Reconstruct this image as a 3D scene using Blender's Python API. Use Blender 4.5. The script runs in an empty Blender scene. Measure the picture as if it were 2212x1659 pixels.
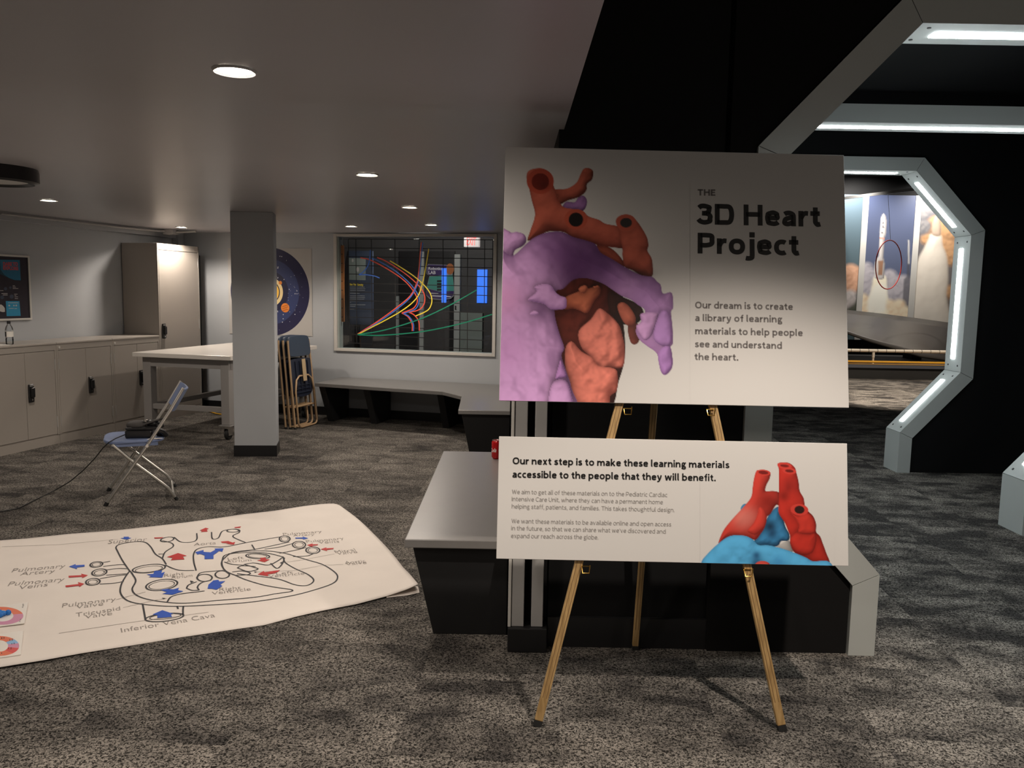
import bpy, math, random
import numpy as np
from mathutils import Vector, Matrix
random.seed(7); np.random.seed(7)
sc = bpy.context.scene
COL = sc.collection

# ------------------------------------------------------------------ camera
FPX, PITCH, ROLL, EYE = 1770.0, 6.4, 1.04, 1.5
_p, _r = math.radians(PITCH), math.radians(ROLL)
FWD = np.array([0, math.cos(_p), -math.sin(_p)])
_right = np.array([1.0, 0, 0]); _up = np.cross(_right, FWD)
RIGHT = math.cos(_r)*_right + math.sin(_r)*_up
UP = math.cos(_r)*_up - math.sin(_r)*_right
EYEP = np.array([0, 0, EYE])
cam_d = bpy.data.cameras.new('camera'); cam = bpy.data.objects.new('camera', cam_d); COL.objects.link(cam)
cam_d.sensor_fit = 'HORIZONTAL'; cam_d.sensor_width = 36.0; cam_d.lens = FPX*36.0/2212.0
cam_d.clip_start = 0.05; cam_d.clip_end = 100
cam.matrix_world = Matrix([[RIGHT[i], UP[i], -FWD[i], EYEP[i]] for i in range(3)] + [[0, 0, 0, 1]])
sc.camera = cam

# ------------------------------------------------------------------ world, exposure, lamps
wd = bpy.data.worlds.new('world'); sc.world = wd; wd.use_nodes = True
wd.node_tree.nodes['Background'].inputs[0].default_value = (0.85, 0.9, 1.0, 1)
wd.node_tree.nodes['Background'].inputs[1].default_value = 0.02
sc.view_settings.view_transform = 'Standard'; sc.view_settings.look = 'None'
sc.view_settings.gamma = 1; sc.view_settings.use_curve_mapping = False
sc.view_settings.exposure = 0.0

ANG = math.radians(14.0)                                          # the room behind stands 14 degrees askew to the tunnel
U = np.array([math.cos(ANG), -math.sin(ANG), 0]); V = np.array([math.sin(ANG), math.cos(ANG), 0])
def R(u, v, z): return U*u + V*v + np.array([0, 0, z])
WARM = (1.0, 0.88, 0.76)
def spot(name, loc, target, watts, size, blend, col=WARM, rad=0.05):
    l = bpy.data.lights.new(name, 'SPOT'); l.energy = watts; l.spot_size = math.radians(size); l.spot_blend = blend
    l.color = col; l.shadow_soft_size = rad
    o = bpy.data.objects.new(name, l); COL.objects.link(o); o.location = loc
    o.rotation_euler = (Vector(target) - Vector(loc)).to_track_quat('-Z', 'Y').to_euler()
    return o
def area(name, loc, target, watts, sx, sy, col):
    l = bpy.data.lights.new(name, 'AREA'); l.energy = watts; l.shape = 'RECTANGLE'; l.size = sx; l.size_y = sy; l.color = col
    o = bpy.data.objects.new(name, l); COL.objects.link(o); o.location = loc
    o.rotation_euler = (Vector(target) - Vector(loc)).to_track_quat('-Z', 'Y').to_euler()
    return o
CEIL = 2.15
DOWNLIGHTS = [  # x, y, watts of the recessed lamps of the low ceiling
    (-0.854, 2.56, 52), (-3.648, 6.52, 42), (-0.843, 4.748, 56), (-0.829, 6.549, 62),
    (-1.698, 8.62, 40), (-0.826, 8.234, 40), (-3.69, 9.20, 60)]
for (x, y, w) in DOWNLIGHTS:
    spot('downlight_lamp', (x, y, CEIL-0.03), (x, y, 0), w*1.15, 174 if y < 3 else 147, 0.62 if y < 3 else 0.45)
for (x, y, w) in ((-0.85, 0.4, 30), (-3.65, 3.9, 42), (-2.2, 1.2, 34)):      # lamps of the same ceiling outside the frame
    spot('room_lamp', (x, y, CEIL-0.03), (x, y, 0), w, 146, 0.35)
spot('gallery_lamp', (1.25, 1.55, 2.95), (.75, 1.95, 0.0), 290, 80, 0.55, WARM, .035)                      # track lamp of the tall hall, in front of the easel
spot('hall_fill', (2.6, -1.6, 3.0), (2.2, 3.4, 1.4), 55, 110, 0.8, (1, .88, .76), .25)  # added fill without a fixture, lifts the portal front and upper board
spot('corridor_fill', tuple(R(-3.3, 9.04, 2.42)), tuple(R(-3.3, 10.6, .7)), 75, 165, 0.6, (1, .95, .88))  # added fill behind the glass, brightens the exhibit panel and door
spot('exhibit_light', (5.6, 11.8, 3.6), (6.0, 12.7, 0), 1500, 62, 0.6, (1, .88, .74))           # pool of light before the platform
spot('exhibit_light', (7.4, 12.9, 3.8), (7.4, 15.4, .4), 520, 60, 0.7, (1, .88, .74))           # added fill to brighten the padded rail
spot('mural_fill', (7.2, 17.3, 4.05), (7.4, 18.0, 2.2), 330, 150, 0.8, (1, .95, .88))  # added fills to brighten the murals, set clear of the rail's shadow
spot('mural_fill', (9.0, 17.3, 4.05), (9.2, 18.0, 2.2), 230, 150, 0.8, (1, .95, .88))

# ------------------------------------------------------------------ helpers
def ray(x, y): return RIGHT*((x-1106.0)/FPX) + UP*(-(y-829.5)/FPX) + FWD
def on(p0, n):                                                    # point of a real plane seen at a given place in the photo
    p0 = np.array(p0, float); n = np.array(n, float)
    def f(x, y, off=0.0):
        d = ray(x, y); k = np.dot(p0 + n*off - EYEP, n)/np.dot(d, n); return EYEP + d*k
    f.n = n; return f
def flat(z): return on((0, 0, z), (0, 0, 1))
def srgb(r, g, b): return tuple((c/255/12.92 if c/255 <= .04045 else ((c/255+.055)/1.055)**2.4) for c in (r, g, b))

class MB:
    def __init__(s): s.v = []; s.f = []; s.m = []
    def add(s, vs, fs, m=0):
        b = len(s.v); s.v += [tuple(map(float, p)) for p in vs]
        s.f += [tuple(b+i for i in f) for f in fs]; s.m += [m]*len(fs); return s
    def hexa(s, p, m=0):      # 4 bottom, 4 top
        return s.add(p, [(3,2,1,0), (4,5,6,7), (0,1,5,4), (1,2,6,5), (2,3,7,6), (3,0,4,7)], m)
    def box(s, x0, x1, y0, y1, z0, z1, m=0):
        return s.hexa([(x0,y0,z0),(x1,y0,z0),(x1,y1,z0),(x0,y1,z0),(x0,y0,z1),(x1,y0,z1),(x1,y1,z1),(x0,y1,z1)], m)
    def rbox(s, u0, u1, v0, v1, z0, z1, m=0):
        return s.hexa([R(u0,v0,z0),R(u1,v0,z0),R(u1,v1,z0),R(u0,v1,z0),R(u0,v0,z1),R(u1,v0,z1),R(u1,v1,z1),R(u0,v1,z1)], m)
    def bar(s, a, b, side, up, m=0):   # bar from a to b with half vectors side and up
        a, b, w, h = (np.array(q, float) for q in (a, b, side, up))
        return s.hexa([a-w-h, a+w-h, a+w+h, a-w+h, b-w-h, b+w-h, b+w+h, b-w+h], m)
    def prism(s, pts, vec, m=0):
        n = len(pts); vec = np.array(vec, float); a = [np.array(p, float) for p in pts]
        return s.add(a + [p+vec for p in a], [tuple(range(n))[::-1], tuple(range(n, 2*n))] + [(i, (i+1) % n, n+(i+1) % n, n+i) for i in range(n)], m)
    def tube(s, path, r, seg=10, closed=False, m=0):
        P = [np.array(p, float) for p in path]; n = len(P); rings = []
        nrm = None
        for i in range(n):
            if closed: t = P[(i+1) % n]-P[i-1]
            else: t = P[min(i+1, n-1)]-P[max(i-1, 0)]
            t = t/np.linalg.norm(t)
            if nrm is None:
                nrm = np.cross(t, [0, 0, 1.0])
                if np.linalg.norm(nrm) < 1e-3: nrm = np.cross(t, [0, 1.0, 0])
            nrm = nrm - t*np.dot(nrm, t); nrm /= np.linalg.norm(nrm); bn = np.cross(t, nrm)
            rings.append([P[i]+r*(math.cos(2*math.pi*k/seg)*nrm+math.sin(2*math.pi*k/seg)*bn) for k in range(seg)])
        vs = [q for rg in rings for q in rg]; fs = []
        for i in range(n if closed else n-1):
            j = (i+1) % n
            for k in range(seg): fs.append((i*seg+k, i*seg+(k+1) % seg, j*seg+(k+1) % seg, j*seg+k))
        if not closed: fs += [tuple(range(seg))[::-1], tuple((n-1)*seg+k for k in range(seg))]
        return s.add(vs, fs, m)
    def lathe(s, prof, c, seg=24, m=0, axis=None):
        c = np.array(c, float); ax = np.array([0, 0, 1.0]) if axis is None else np.array(axis, float)/np.linalg.norm(axis)
        e1 = np.cross(ax, [0, 1.0, 0]);
        if np.linalg.norm(e1) < 1e-3: e1 = np.cross(ax, [1.0, 0, 0])
        e1 /= np.linalg.norm(e1); e2 = np.cross(ax, e1); vs = []; fs = []
        for (r, z) in prof:
            for k in range(seg): vs.append(c+ax*z+r*(math.cos(2*math.pi*k/seg)*e1+math.sin(2*math.pi*k/seg)*e2))
        for i in range(len(prof)-1):
            for k in range(seg): fs.append((i*seg+k, i*seg+(k+1) % seg, (i+1)*seg+(k+1) % seg, (i+1)*seg+k))
        if prof[0][0] > 1e-6: fs.append(tuple(range(seg))[::-1])
        if prof[-1][0] > 1e-6: fs.append(tuple((len(prof)-1)*seg+k for k in range(seg)))
        return s.add(vs, fs, m)
    def poly(s, pts, m=0): return s.add(pts, [tuple(range(len(pts)))], m)
    def build(s, name, mats, parent=None, bevel=0, smooth=False, seg=2):
        if not isinstance(mats, (list, tuple)): mats = [mats]
        off = np.zeros(3); q = parent
        while q is not None: off += np.array(q.location); q = q.parent
        me = bpy.data.meshes.new(name); me.from_pydata([tuple(np.array(p)-off) for p in s.v], [], s.f)
        for mt in mats: me.materials.append(mt)
        me.polygons.foreach_set('material_index', s.m)
        if smooth: me.polygons.foreach_set('use_smooth', [True]*len(s.f))
        me.update()
        import bmesh
        bm = bmesh.new(); bm.from_mesh(me); bmesh.ops.recalc_face_normals(bm, faces=bm.faces[:]); bm.to_mesh(me); bm.free()
        o = bpy.data.objects.new(name, me); COL.objects.link(o)
        if parent is not None: o.parent = parent
        if bevel:
            b = o.modifiers.new('bevel', 'BEVEL'); b.width = bevel; b.segments = seg; b.limit_method = 'ANGLE'; b.angle_limit = math.radians(35)
        if smooth:
            for p in me.polygons: p.use_smooth = True
            try:
                me.set_sharp_from_angle(angle=math.radians(40))
            except Exception: pass
        return o
def tag(o, label=None, cat=None, group=None, kind=None):
    if label: o['label'] = label
    if cat: o['category'] = cat
    if group: o['group'] = group
    if kind: o['kind'] = kind
    return o
def thing(name, label, cat, loc=(0, 0, 0), group=None):
    o = bpy.data.objects.new(name, None); COL.objects.link(o); o.location = tuple(map(float, loc)); o.empty_display_size = .1
    return tag(o, label, cat, group)
def struct(o): o['kind'] = 'structure'; return o
def dup(root, loc, rz=None, label=None):
    r = root.copy(); COL.objects.link(r); r.location = loc
    if rz is not None: r.rotation_euler = (r.rotation_euler[0], r.rotation_euler[1], rz)
    if label: r['label'] = label
    for ch in list(root.children):
        c = ch.copy(); COL.objects.link(c); c.parent = r
        for g in list(ch.children):
            d = g.copy(); COL.objects.link(d); d.parent = c
    return r

# ------------------------------------------------------------------ materials
def mat(name, col, rough=0.5, metal=0.0, bump=0.0, bscale=200.0, var=0.0, vscale=3.0, spec=0.5):
    m = bpy.data.materials.new(name); m.use_nodes = True; nt = m.node_tree; b = nt.nodes['Principled BSDF']
    b.inputs['Base Color'].default_value = (*col, 1); b.inputs['Roughness'].default_value = rough; b.inputs['Metallic'].default_value = metal
    b.inputs['Specular IOR Level'].default_value = spec
    geo = nt.nodes.new('ShaderNodeNewGeometry')
    if bump:
        n = nt.nodes.new('ShaderNodeTexNoise'); n.inputs['Scale'].default_value = bscale; n.inputs['Detail'].default_value = 3
        nt.links.new(geo.outputs['Position'], n.inputs['Vector'])
        bp = nt.nodes.new('ShaderNodeBump'); bp.inputs['Strength'].default_value = bump; bp.inputs['Distance'].default_value = 0.002
        nt.links.new(n.outputs['Fac'], bp.inputs['Height']); nt.links.new(bp.outputs['Normal'], b.inputs['Normal'])
    if var:
        n = nt.nodes.new('ShaderNodeTexNoise'); n.inputs['Scale'].default_value = vscale; n.inputs['Detail'].default_value = 4
        nt.links.new(geo.outputs['Position'], n.inputs['Vector'])
        rp = nt.nodes.new('ShaderNodeValToRGB'); rp.color_ramp.elements[0].position = .3; rp.color_ramp.elements[1].position = .7
        rp.color_ramp.elements[0].color = (*[c*(1-var) for c in col], 1); rp.color_ramp.elements[1].color = (*[min(1, c*(1+var)) for c in col], 1)
        nt.links.new(n.outputs['Fac'], rp.inputs['Fac']); nt.links.new(rp.outputs['Color'], b.inputs['Base Color'])
    return m
def glow(name, col, strength):
    m = bpy.data.materials.new(name); m.use_nodes = True; nt = m.node_tree; b = nt.nodes['Principled BSDF']
    b.inputs['Base Color'].default_value = (*col, 1); b.inputs['Emission Color'].default_value = (*col, 1); b.inputs['Emission Strength'].default_value = strength
    return m
def attr_mat(name, rough=0.45):
    m = bpy.data.materials.new(name); m.use_nodes = True; nt = m.node_tree; b = nt.nodes['Principled BSDF']
    a = nt.nodes.new('ShaderNodeAttribute'); a.attribute_name = 'print'; nt.links.new(a.outputs['Color'], b.inputs['Base Color'])
    b.inputs['Roughness'].default_value = rough; b.inputs['Specular IOR Level'].default_value = .3
    return m
def glass_mat(name, tint=(1, 1, 1), refl=0.08):
    m = bpy.data.materials.new(name); m.use_nodes = True; nt = m.node_tree; nt.nodes.remove(nt.nodes['Principled BSDF'])
    t = nt.nodes.new('ShaderNodeBsdfTransparent'); t.inputs[0].default_value = (*tint, 1)
    g = nt.nodes.new('ShaderNodeBsdfGlossy'); g.inputs['Roughness'].default_value = 0.02
    fr = nt.nodes.new('ShaderNodeFresnel'); fr.inputs[0].default_value = 1.5
    mx = nt.nodes.new('ShaderNodeMixShader')
    nt.links.new(fr.outputs[0], mx.inputs[0]); nt.links.new(t.outputs[0], mx.inputs[1]); nt.links.new(g.outputs[0], mx.inputs[2])
    nt.links.new(mx.outputs[0], nt.nodes['Material Output'].inputs['Surface'])
    return m
def carpet_mat():
    m = bpy.data.materials.new('carpet_tiles'); m.use_nodes = True; nt = m.node_tree; N = nt.nodes.new; L = nt.links.new
    b = nt.nodes['Principled BSDF']; b.inputs['Roughness'].default_value = 0.95; b.inputs['Specular IOR Level'].default_value = .1
    geo = N('ShaderNodeNewGeometry')
    mp = N('ShaderNodeMapping'); mp.inputs['Rotation'].default_value = (0, 0, math.radians(4)); L(geo.outputs['Position'], mp.inputs['Vector'])
    sc1 = N('ShaderNodeVectorMath'); sc1.operation = 'DIVIDE'; sc1.inputs[1].default_value = (0.55, 0.55, 1); L(mp.outputs[0], sc1.inputs[0])
    # every second column is shifted half a tile
    sep = N('ShaderNodeSeparateXYZ'); L(sc1.outputs[0], sep.inputs[0])
    fx = N('ShaderNodeMath'); fx.operation = 'FLOOR'; L(sep.outputs['X'], fx.inputs[0])
    hf = N('ShaderNodeMath'); hf.operation = 'MULTIPLY'; hf.inputs[1].default_value = .5; L(fx.outputs[0], hf.inputs[0])
    ay = N('ShaderNodeMath'); ay.operation = 'ADD'; L(sep.outputs['Y'], ay.inputs[0]); L(hf.outputs[0], ay.inputs[1])
    fy = N('ShaderNodeMath'); fy.operation = 'FLOOR'; L(ay.outputs[0], fy.inputs[0])
    cmb = N('ShaderNodeCombineXYZ'); L(fx.outputs[0], cmb.inputs[0]); L(fy.outputs[0], cmb.inputs[1])
    wn = N('ShaderNodeTexWhiteNoise'); wn.noise_dimensions = '2D'; L(cmb.outputs[0], wn.inputs['Vector'])
    offs = N('ShaderNodeVectorMath'); offs.operation = 'SCALE'; offs.inputs['Scale'].default_value = 20; L(wn.outputs['Color'], offs.inputs[0])
    st = N('ShaderNodeVectorMath'); st.operation = 'MULTIPLY'; st.inputs[1].default_value = (3.2, 5.4, 0); L(mp.outputs[0], st.inputs[0])
    ad = N('ShaderNodeVectorMath'); L(st.outputs[0], ad.inputs[0]); L(offs.outputs[0], ad.inputs[1])
    n1 = N('ShaderNodeTexNoise'); n1.inputs['Scale'].default_value = 1.0; n1.inputs['Detail'].default_value = 6; n1.inputs['Roughness'].default_value = .62
    n1.inputs['Distortion'].default_value = .3; L(ad.outputs[0], n1.inputs['Vector'])
    tv = N('ShaderNodeMath'); tv.operation = 'MULTIPLY_ADD'; tv.inputs[1].default_value = .12; tv.inputs[2].default_value = -.06; L(wn.outputs['Value'], tv.inputs[0])
    sm = N('ShaderNodeMath'); sm.operation = 'ADD'; L(n1.outputs['Fac'], sm.inputs[0]); L(tv.outputs[0], sm.inputs[1])
    sx = N('ShaderNodeSeparateXYZ'); L(geo.outputs['Position'], sx.inputs[0])          # the hall side is laid with a bolder pattern
    kx = N('ShaderNodeMapRange'); kx.inputs['From Min'].default_value = .9; kx.inputs['From Max'].default_value = 1.7; kx.inputs['To Min'].default_value = .72; kx.inputs['To Max'].default_value = 1.35
    L(sx.outputs['X'], kx.inputs['Value'])
    c0 = N('ShaderNodeMath'); c0.operation = 'SUBTRACT'; c0.inputs[1].default_value = .5; L(sm.outputs[0], c0.inputs[0])
    c1 = N('ShaderNodeMath'); c1.operation = 'MULTIPLY_ADD'; c1.inputs[2].default_value = .5; L(c0.outputs[0], c1.inputs[0]); L(kx.outputs[0], c1.inputs[1])
    rp = N('ShaderNodeValToRGB'); e = rp.color_ramp.elements
    e[0].position = .37; e[0].color = (.034, .031, .029, 1); e[1].position = .66; e[1].color = (.168, .152, .134, 1)
    L(c1.outputs[0], rp.inputs['Fac'])
    pile = N('ShaderNodeTexNoise'); pile.inputs['Scale'].default_value = 110; pile.inputs['Detail'].default_value = 1; pile.inputs['Distortion'].default_value = 1.2; L(geo.outputs['Position'], pile.inputs['Vector'])
    pr = N('ShaderNodeMapRange'); pr.inputs['From Min'].default_value = .39; pr.inputs['From Max'].default_value = .61; pr.inputs['To Min'].default_value = .16; pr.inputs['To Max'].default_value = 1.95
    L(pile.outputs['Fac'], pr.inputs['Value'])
    mul = N('ShaderNodeVectorMath'); mul.operation = 'SCALE'; L(rp.outputs['Color'], mul.inputs[0]); L(pr.outputs[0], mul.inputs['Scale'])
    L(mul.outputs[0], b.inputs['Base Color'])
    bp = N('ShaderNodeBump'); bp.inputs['Strength'].default_value = .5; bp.inputs['Distance'].default_value = .004; L(pile.outputs['Fac'], bp.inputs['Height']); L(bp.outputs[0], b.inputs['Normal'])
    return m
def wood_mat(name, c1, c2):
    m = bpy.data.materials.new(name); m.use_nodes = True; nt = m.node_tree; N = nt.nodes.new; L = nt.links.new; b = nt.nodes['Principled BSDF']
    b.inputs['Roughness'].default_value = .45
    geo = N('ShaderNodeNewGeometry'); mp = N('ShaderNodeVectorMath'); mp.operation = 'MULTIPLY'; mp.inputs[1].default_value = (90, 60, 3); L(geo.outputs['Position'], mp.inputs[0])
    n = N('ShaderNodeTexNoise'); n.inputs['Scale'].default_value = 1; n.inputs['Detail'].default_value = 3; L(mp.outputs[0], n.inputs['Vector'])
    rp = N('ShaderNodeValToRGB'); rp.color_ramp.elements[0].color = (*c1, 1); rp.color_ramp.elements[1].color = (*c2, 1); rp.color_ramp.elements[0].position = .35; rp.color_ramp.elements[1].position = .65
    L(n.outputs['Fac'], rp.inputs['Fac']); L(rp.outputs['Color'], b.inputs['Base Color']); return m

M = dict(
    carpet=carpet_mat(),
    ceil=mat('ceiling_paint', (.43, .415, .43), .36, bump=.06, bscale=60, var=.03, vscale=1.2),
    wall=mat('grey_wall_paint', (.42, .435, .455), .6, bump=.08, bscale=150, var=.03, vscale=1.5),
    black=mat('black_paint', (.0038, .0038, .0042), .75, bump=.05, spec=.25),
    blackfelt=mat('black_soft_paint', (.008, .0075, .0075), .85, bump=.08, spec=.2),
    base=mat('black_baseboard_vinyl', (.012, .012, .013), .35),
    white=mat('white_painted_trim', (.62, .60, .56), .45),
    portal=mat('pale_grey_painted_panel', (.50, .52, .50), .5, bump=.06, bscale=120),
    strip=glow('cool_light_panel', (.90, .98, 1.0), 25.0),
    screw=mat('dark_screw', (.03, .03, .03), .4),
    lamp=glow('downlight_lens', (1.0, .93, .82), 60.0),
    trimring=mat('downlight_ring', (.55, .53, .5), .4),
    steel=mat('cabinet_beige_steel', (.36, .325, .29), .38, bump=.03, bscale=300),
    dark=mat('gap_dark', (.02, .018, .016), .7),
    plastic=mat('black_plastic', (.012, .012, .013), .3),
    chrome=mat('chrome', (.75, .74, .72), .18, 1.0),
    nickel=mat('satin_metal_tube', (.62, .60, .56), .3, .85),
    laminate=mat('grey_laminate_top', (.18, .172, .165), .30, bump=.02, bscale=400, var=.02, vscale=20, spec=.9),
    benchbase=mat('charcoal_bench_panel', (.022, .022, .023), .5, bump=.05, spec=.35),
    tablewhite=mat('white_laminate', (.72, .68, .63), .3),
    greysteel=mat('grey_powder_coated_steel', (.30, .285, .275), .45),
    blue=mat('blue_grey_plastic', (.16, .21, .36), .38),
    navy=mat('slate_blue_plastic', (.045, .062, .095), .4),
    navyd=mat('dark_navy_plastic', (.018, .023, .042), .45),
    tan=mat('tan_painted_tube', (.42, .28, .16), .4),
    tanplate=mat('tan_metal_bracket', (.52, .38, .22), .45),
    rubber=mat('black_rubber', (.01, .01, .01), .7),
    board=mat('white_foam_board', (.63, .61, .59), .48, spec=.3),
    ink=mat('black_ink', (.012, .011, .011), .5, spec=.3),
    inkgrey=mat('grey_ink', (.17, .155, .15), .5, spec=.3),
    inklight=mat('light_grey_ink', (.33, .31, .295), .5, spec=.3),
    groove=mat('darker_wood_groove', (.20, .115, .045), .6),
    brass=mat('brass_wire', (.75, .47, .12), .25, 1.0),
    wood=wood_mat('pale_oiled_wood', (.30, .185, .072), (.46, .30, .13)),
    cloth=mat('white_canvas', (.80, .73, .67), .85, bump=.15, bscale=500, var=.03, vscale=4),
    marker=mat('black_marker', (.035, .035, .04), .7),
    pencil=mat('grey_marker', (.27, .24, .22), .8),
    redp=mat('red_paint', (.52, .03, .03), .6),
    bluep=mat('blue_paint', (.02, .09, .50), .6),
    card=mat('glossy_white_card', (.85, .80, .74), .3),
    corange=mat('orange_print', (.75, .16, .07), .35), cpink=mat('pink_print', (.62, .25, .40), .35),
    cblue=mat('sky_blue_print', (.24, .46, .72), .35), cred=mat('red_print', (.68, .05, .05), .35),
    putty=mat('blue_modelling_clay', (.02, .19, .62), .4),
    canred=mat('red_can_paint', (.55, .012, .014), .22, .3), alu=mat('aluminium', (.8, .79, .77), .25, 1.0), canwhite=mat('white_can_print', (.85, .82, .8), .35),
    clear=None, water=None,
    paper=mat('paper', (.78, .75, .70), .7),
    posterdark=mat('dark_poster_print', (.022, .018, .028), .3), postersky=mat('teal_poster_print', (.02, .16, .28), .3), posterblue=mat('blue_poster_print', (.03, .26, .45), .3),
    posterred=mat('red_poster_print', (.55, .07, .08), .3), posterpale=mat('pale_poster_print', (.5, .48, .46), .3), posterteal=mat('deep_teal_poster_print', (.012, .07, .11), .3),
    vinyl=mat('pale_grey_vinyl_banner', (.46, .44, .42), .4),
    s0=mat('night_navy_print', (.018, .017, .06), .35), s1=mat('mid_navy_print', (.035, .048, .135), .35), s2=mat('deep_navy_print', (.016, .017, .05), .35),
    ssun=mat('yellow_print', (.85, .50, .07), .4), shalo=mat('cream_print', (.78, .60, .30), .4), splanet=mat('orange_planet_print', (.72, .22, .03), .4), splanetd=mat('brown_planet_print', (.42, .11, .02), .4),
    white2=mat('white_print', (.8, .8, .82), .4),
    winframe=mat('window_frame_paint', (.55, .52, .48), .45), reveal=mat('window_reveal_paint', (.42, .47, .44), .5),
    gridline=mat('black_grid_tape', (.006, .006, .007), .6), tred=mat('red_tape', (.85, .10, .06), .45), tblue=mat('blue_tape', (.06, .17, .62), .45), tyellow=mat('yellow_tape', (.95, .74, .06), .45), tgreen=mat('green_tape', (.015, .28, .16), .45),
    orangewood=mat('orange_measuring_strip', (.52, .20, .06), .5),
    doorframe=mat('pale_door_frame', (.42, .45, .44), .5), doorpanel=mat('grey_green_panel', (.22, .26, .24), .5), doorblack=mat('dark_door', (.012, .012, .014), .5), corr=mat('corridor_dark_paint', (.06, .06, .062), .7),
    blueglow=glow('blue_glow', (.04, .20, .95), .8), exitface=glow('exit_sign_face', (.9, .78, .74), .5), exitred=glow('exit_sign_letters', (1.0, .03, .02), 2.6),
    purple=mat('purple_print', (.055, .03, .14), .4), teal=mat('teal_print', (.08, .36, .30), .4), badgeorange=mat('orange_badge_print', (.42, .15, .05), .4),
    graphblue=mat('slate_panel_print', (.045, .062, .10), .4), pale2=mat('pale_grey_print', (.30, .32, .34), .4),
    ramp=mat('glossy_charcoal_deck', (.055, .05, .046), .3), rampbase=mat('charcoal_platform', (.035, .033, .031), .55), blueedge=mat('blue_grey_metal_edge', (.24, .25, .29), .35, .6),
    railwhite=mat('cream_foam_pad', (.75, .66, .54), .45), railorange=mat('orange_plastic_edge', (.85, .42, .04), .35), hoop=mat('red_plastic_hoop', (.62, .06, .05), .35), wire=mat('thin_steel_wire', (.5, .5, .5), .4, .5),
    gallerywall=mat('gallery_grey_paint', (.16, .155, .15), .7), yellowcord=mat('yellow_cord', (.80, .42, .02), .5), cord=mat('black_cord', (.012, .012, .012), .55),
    headfoam=mat('dark_grey_foam', (.055, .05, .048), .75), conduit=mat('painted_conduit', (.38, .37, .36), .5), print=attr_mat('full_colour_print'),
)
for k_, c_ in (('exitface', .10), ('exitred', .02)):                # unlit colour of the exit sign's translucent face
    M[k_].node_tree.nodes['Principled BSDF'].inputs['Base Color'].default_value = (c_, c_, c_, 1)
M['glass'] = glass_mat('window_glass'); M['clear'] = glass_mat('clear_bottle_plastic', (.93, .95, .96)); M['water'] = glass_mat('water', (.9, .94, .96))

# ------------------------------------------------------------------ text and flat print helpers
def text_mesh(s, bold=0.0, spacing=1.0):
    cu = bpy.data.curves.new('tmp_text', 'FONT'); cu.body = s; cu.size = 1; cu.offset = bold; cu.space_character = spacing; cu.resolution_u = 3
    ob = bpy.data.objects.new('tmp_text', cu); COL.objects.link(ob)
    dg = bpy.context.evaluated_depsgraph_get(); dg.update()
    me = bpy.data.meshes.new_from_object(ob.evaluated_get(dg))
    vs = np.array([v.co[:] for v in me.vertices]); fs = [tuple(p.vertices) for p in me.polygons]
    bpy.data.objects.remove(ob); bpy.data.curves.remove(cu); bpy.data.meshes.remove(me)
    return vs, fs
CAPH = 0.729
_v, _f = text_mesh('H'); CAPH = _v[:, 1].max()
def write(mb, s, pl, x0, y0, x1, y1, cap, off=0.0006, bold=0.0, m=0, spacing=1.0, lift=None, stroke=None):
    """one line of lettering from photo point (x0,y0) to (x1,y1) on plane pl; cap = height of a capital there"""
    vs, fs = stroke_text(s, stroke) if stroke else text_mesh(s, bold, spacing)
    if len(vs) == 0: return
    a, b = pl(x0, y0, off), pl(x1, y1, off); c = pl(x0, y0-cap, off)
    d = (b-a)/np.linalg.norm(b-a); up = np.cross(pl.n/np.linalg.norm(pl.n), d); up /= np.linalg.norm(up)
    if np.dot(up, c-a) < 0: up = -up
    w = vs[:, 0].max()-vs[:, 0].min(); sx = np.linalg.norm(b-a)/w; sy = abs(np.dot(c-a, up))/(1.0 if stroke else CAPH)
    out = [a + d*((q[0]-vs[:, 0].min())*sx) + up*(q[1]*sy) for q in vs]
    if lift: out = [q + np.array([0, 0, lift(q[0], q[1])]) for q in out]
    mb.add(out, fs, m)
def ribbon(mb, pts, w, n, m=0):
    """flat stripe of width w (metres) along 3-D pts lying in a plane with normal n"""
    P = [np.array(p) for p in pts]; n = np.array(n)/np.linalg.norm(n); L = []; Rr = []
    for i in range(len(P)):
        t = P[min(i+1, len(P)-1)]-P[max(i-1, 0)]; t = t/(np.linalg.norm(t)+1e-9); s_ = np.cross(n, t)*w/2
        L.append(P[i]+s_); Rr.append(P[i]-s_)
    k = len(P); mb.add(L+Rr, [(i, i+1, k+i+1, k+i) for i in range(k-1)], m)
def curve(pts, n=10):
    """Catmull-Rom through 2-D points"""
    p = [np.array(q, float) for q in pts]; p = [2*p[0]-p[1]] + p + [2*p[-1]-p[-2]]; out = []
    for i in range(1, len(p)-2):
        for k in range(n):
            t = k/n; a, b, c, d = p[i-1], p[i], p[i+1], p[i+2]
            out.append(.5*((2*b)+(-a+c)*t+(2*a-5*b+4*c-d)*t*t+(-a+3*b-3*c+d)*t**3))
    out.append(p[-2]); return out
def ell(cx, cy, rx, ry, rot=0, n=28, a0=0, a1=360):
    r = math.radians(rot); o = []
    for k in range(n+1):
        t = math.radians(a0+(a1-a0)*k/n); x, y = rx*math.cos(t), ry*math.sin(t)
        o.append((cx+x*math.cos(r)-y*math.sin(r), cy+x*math.sin(r)+y*math.cos(r)))
    return o

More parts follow.
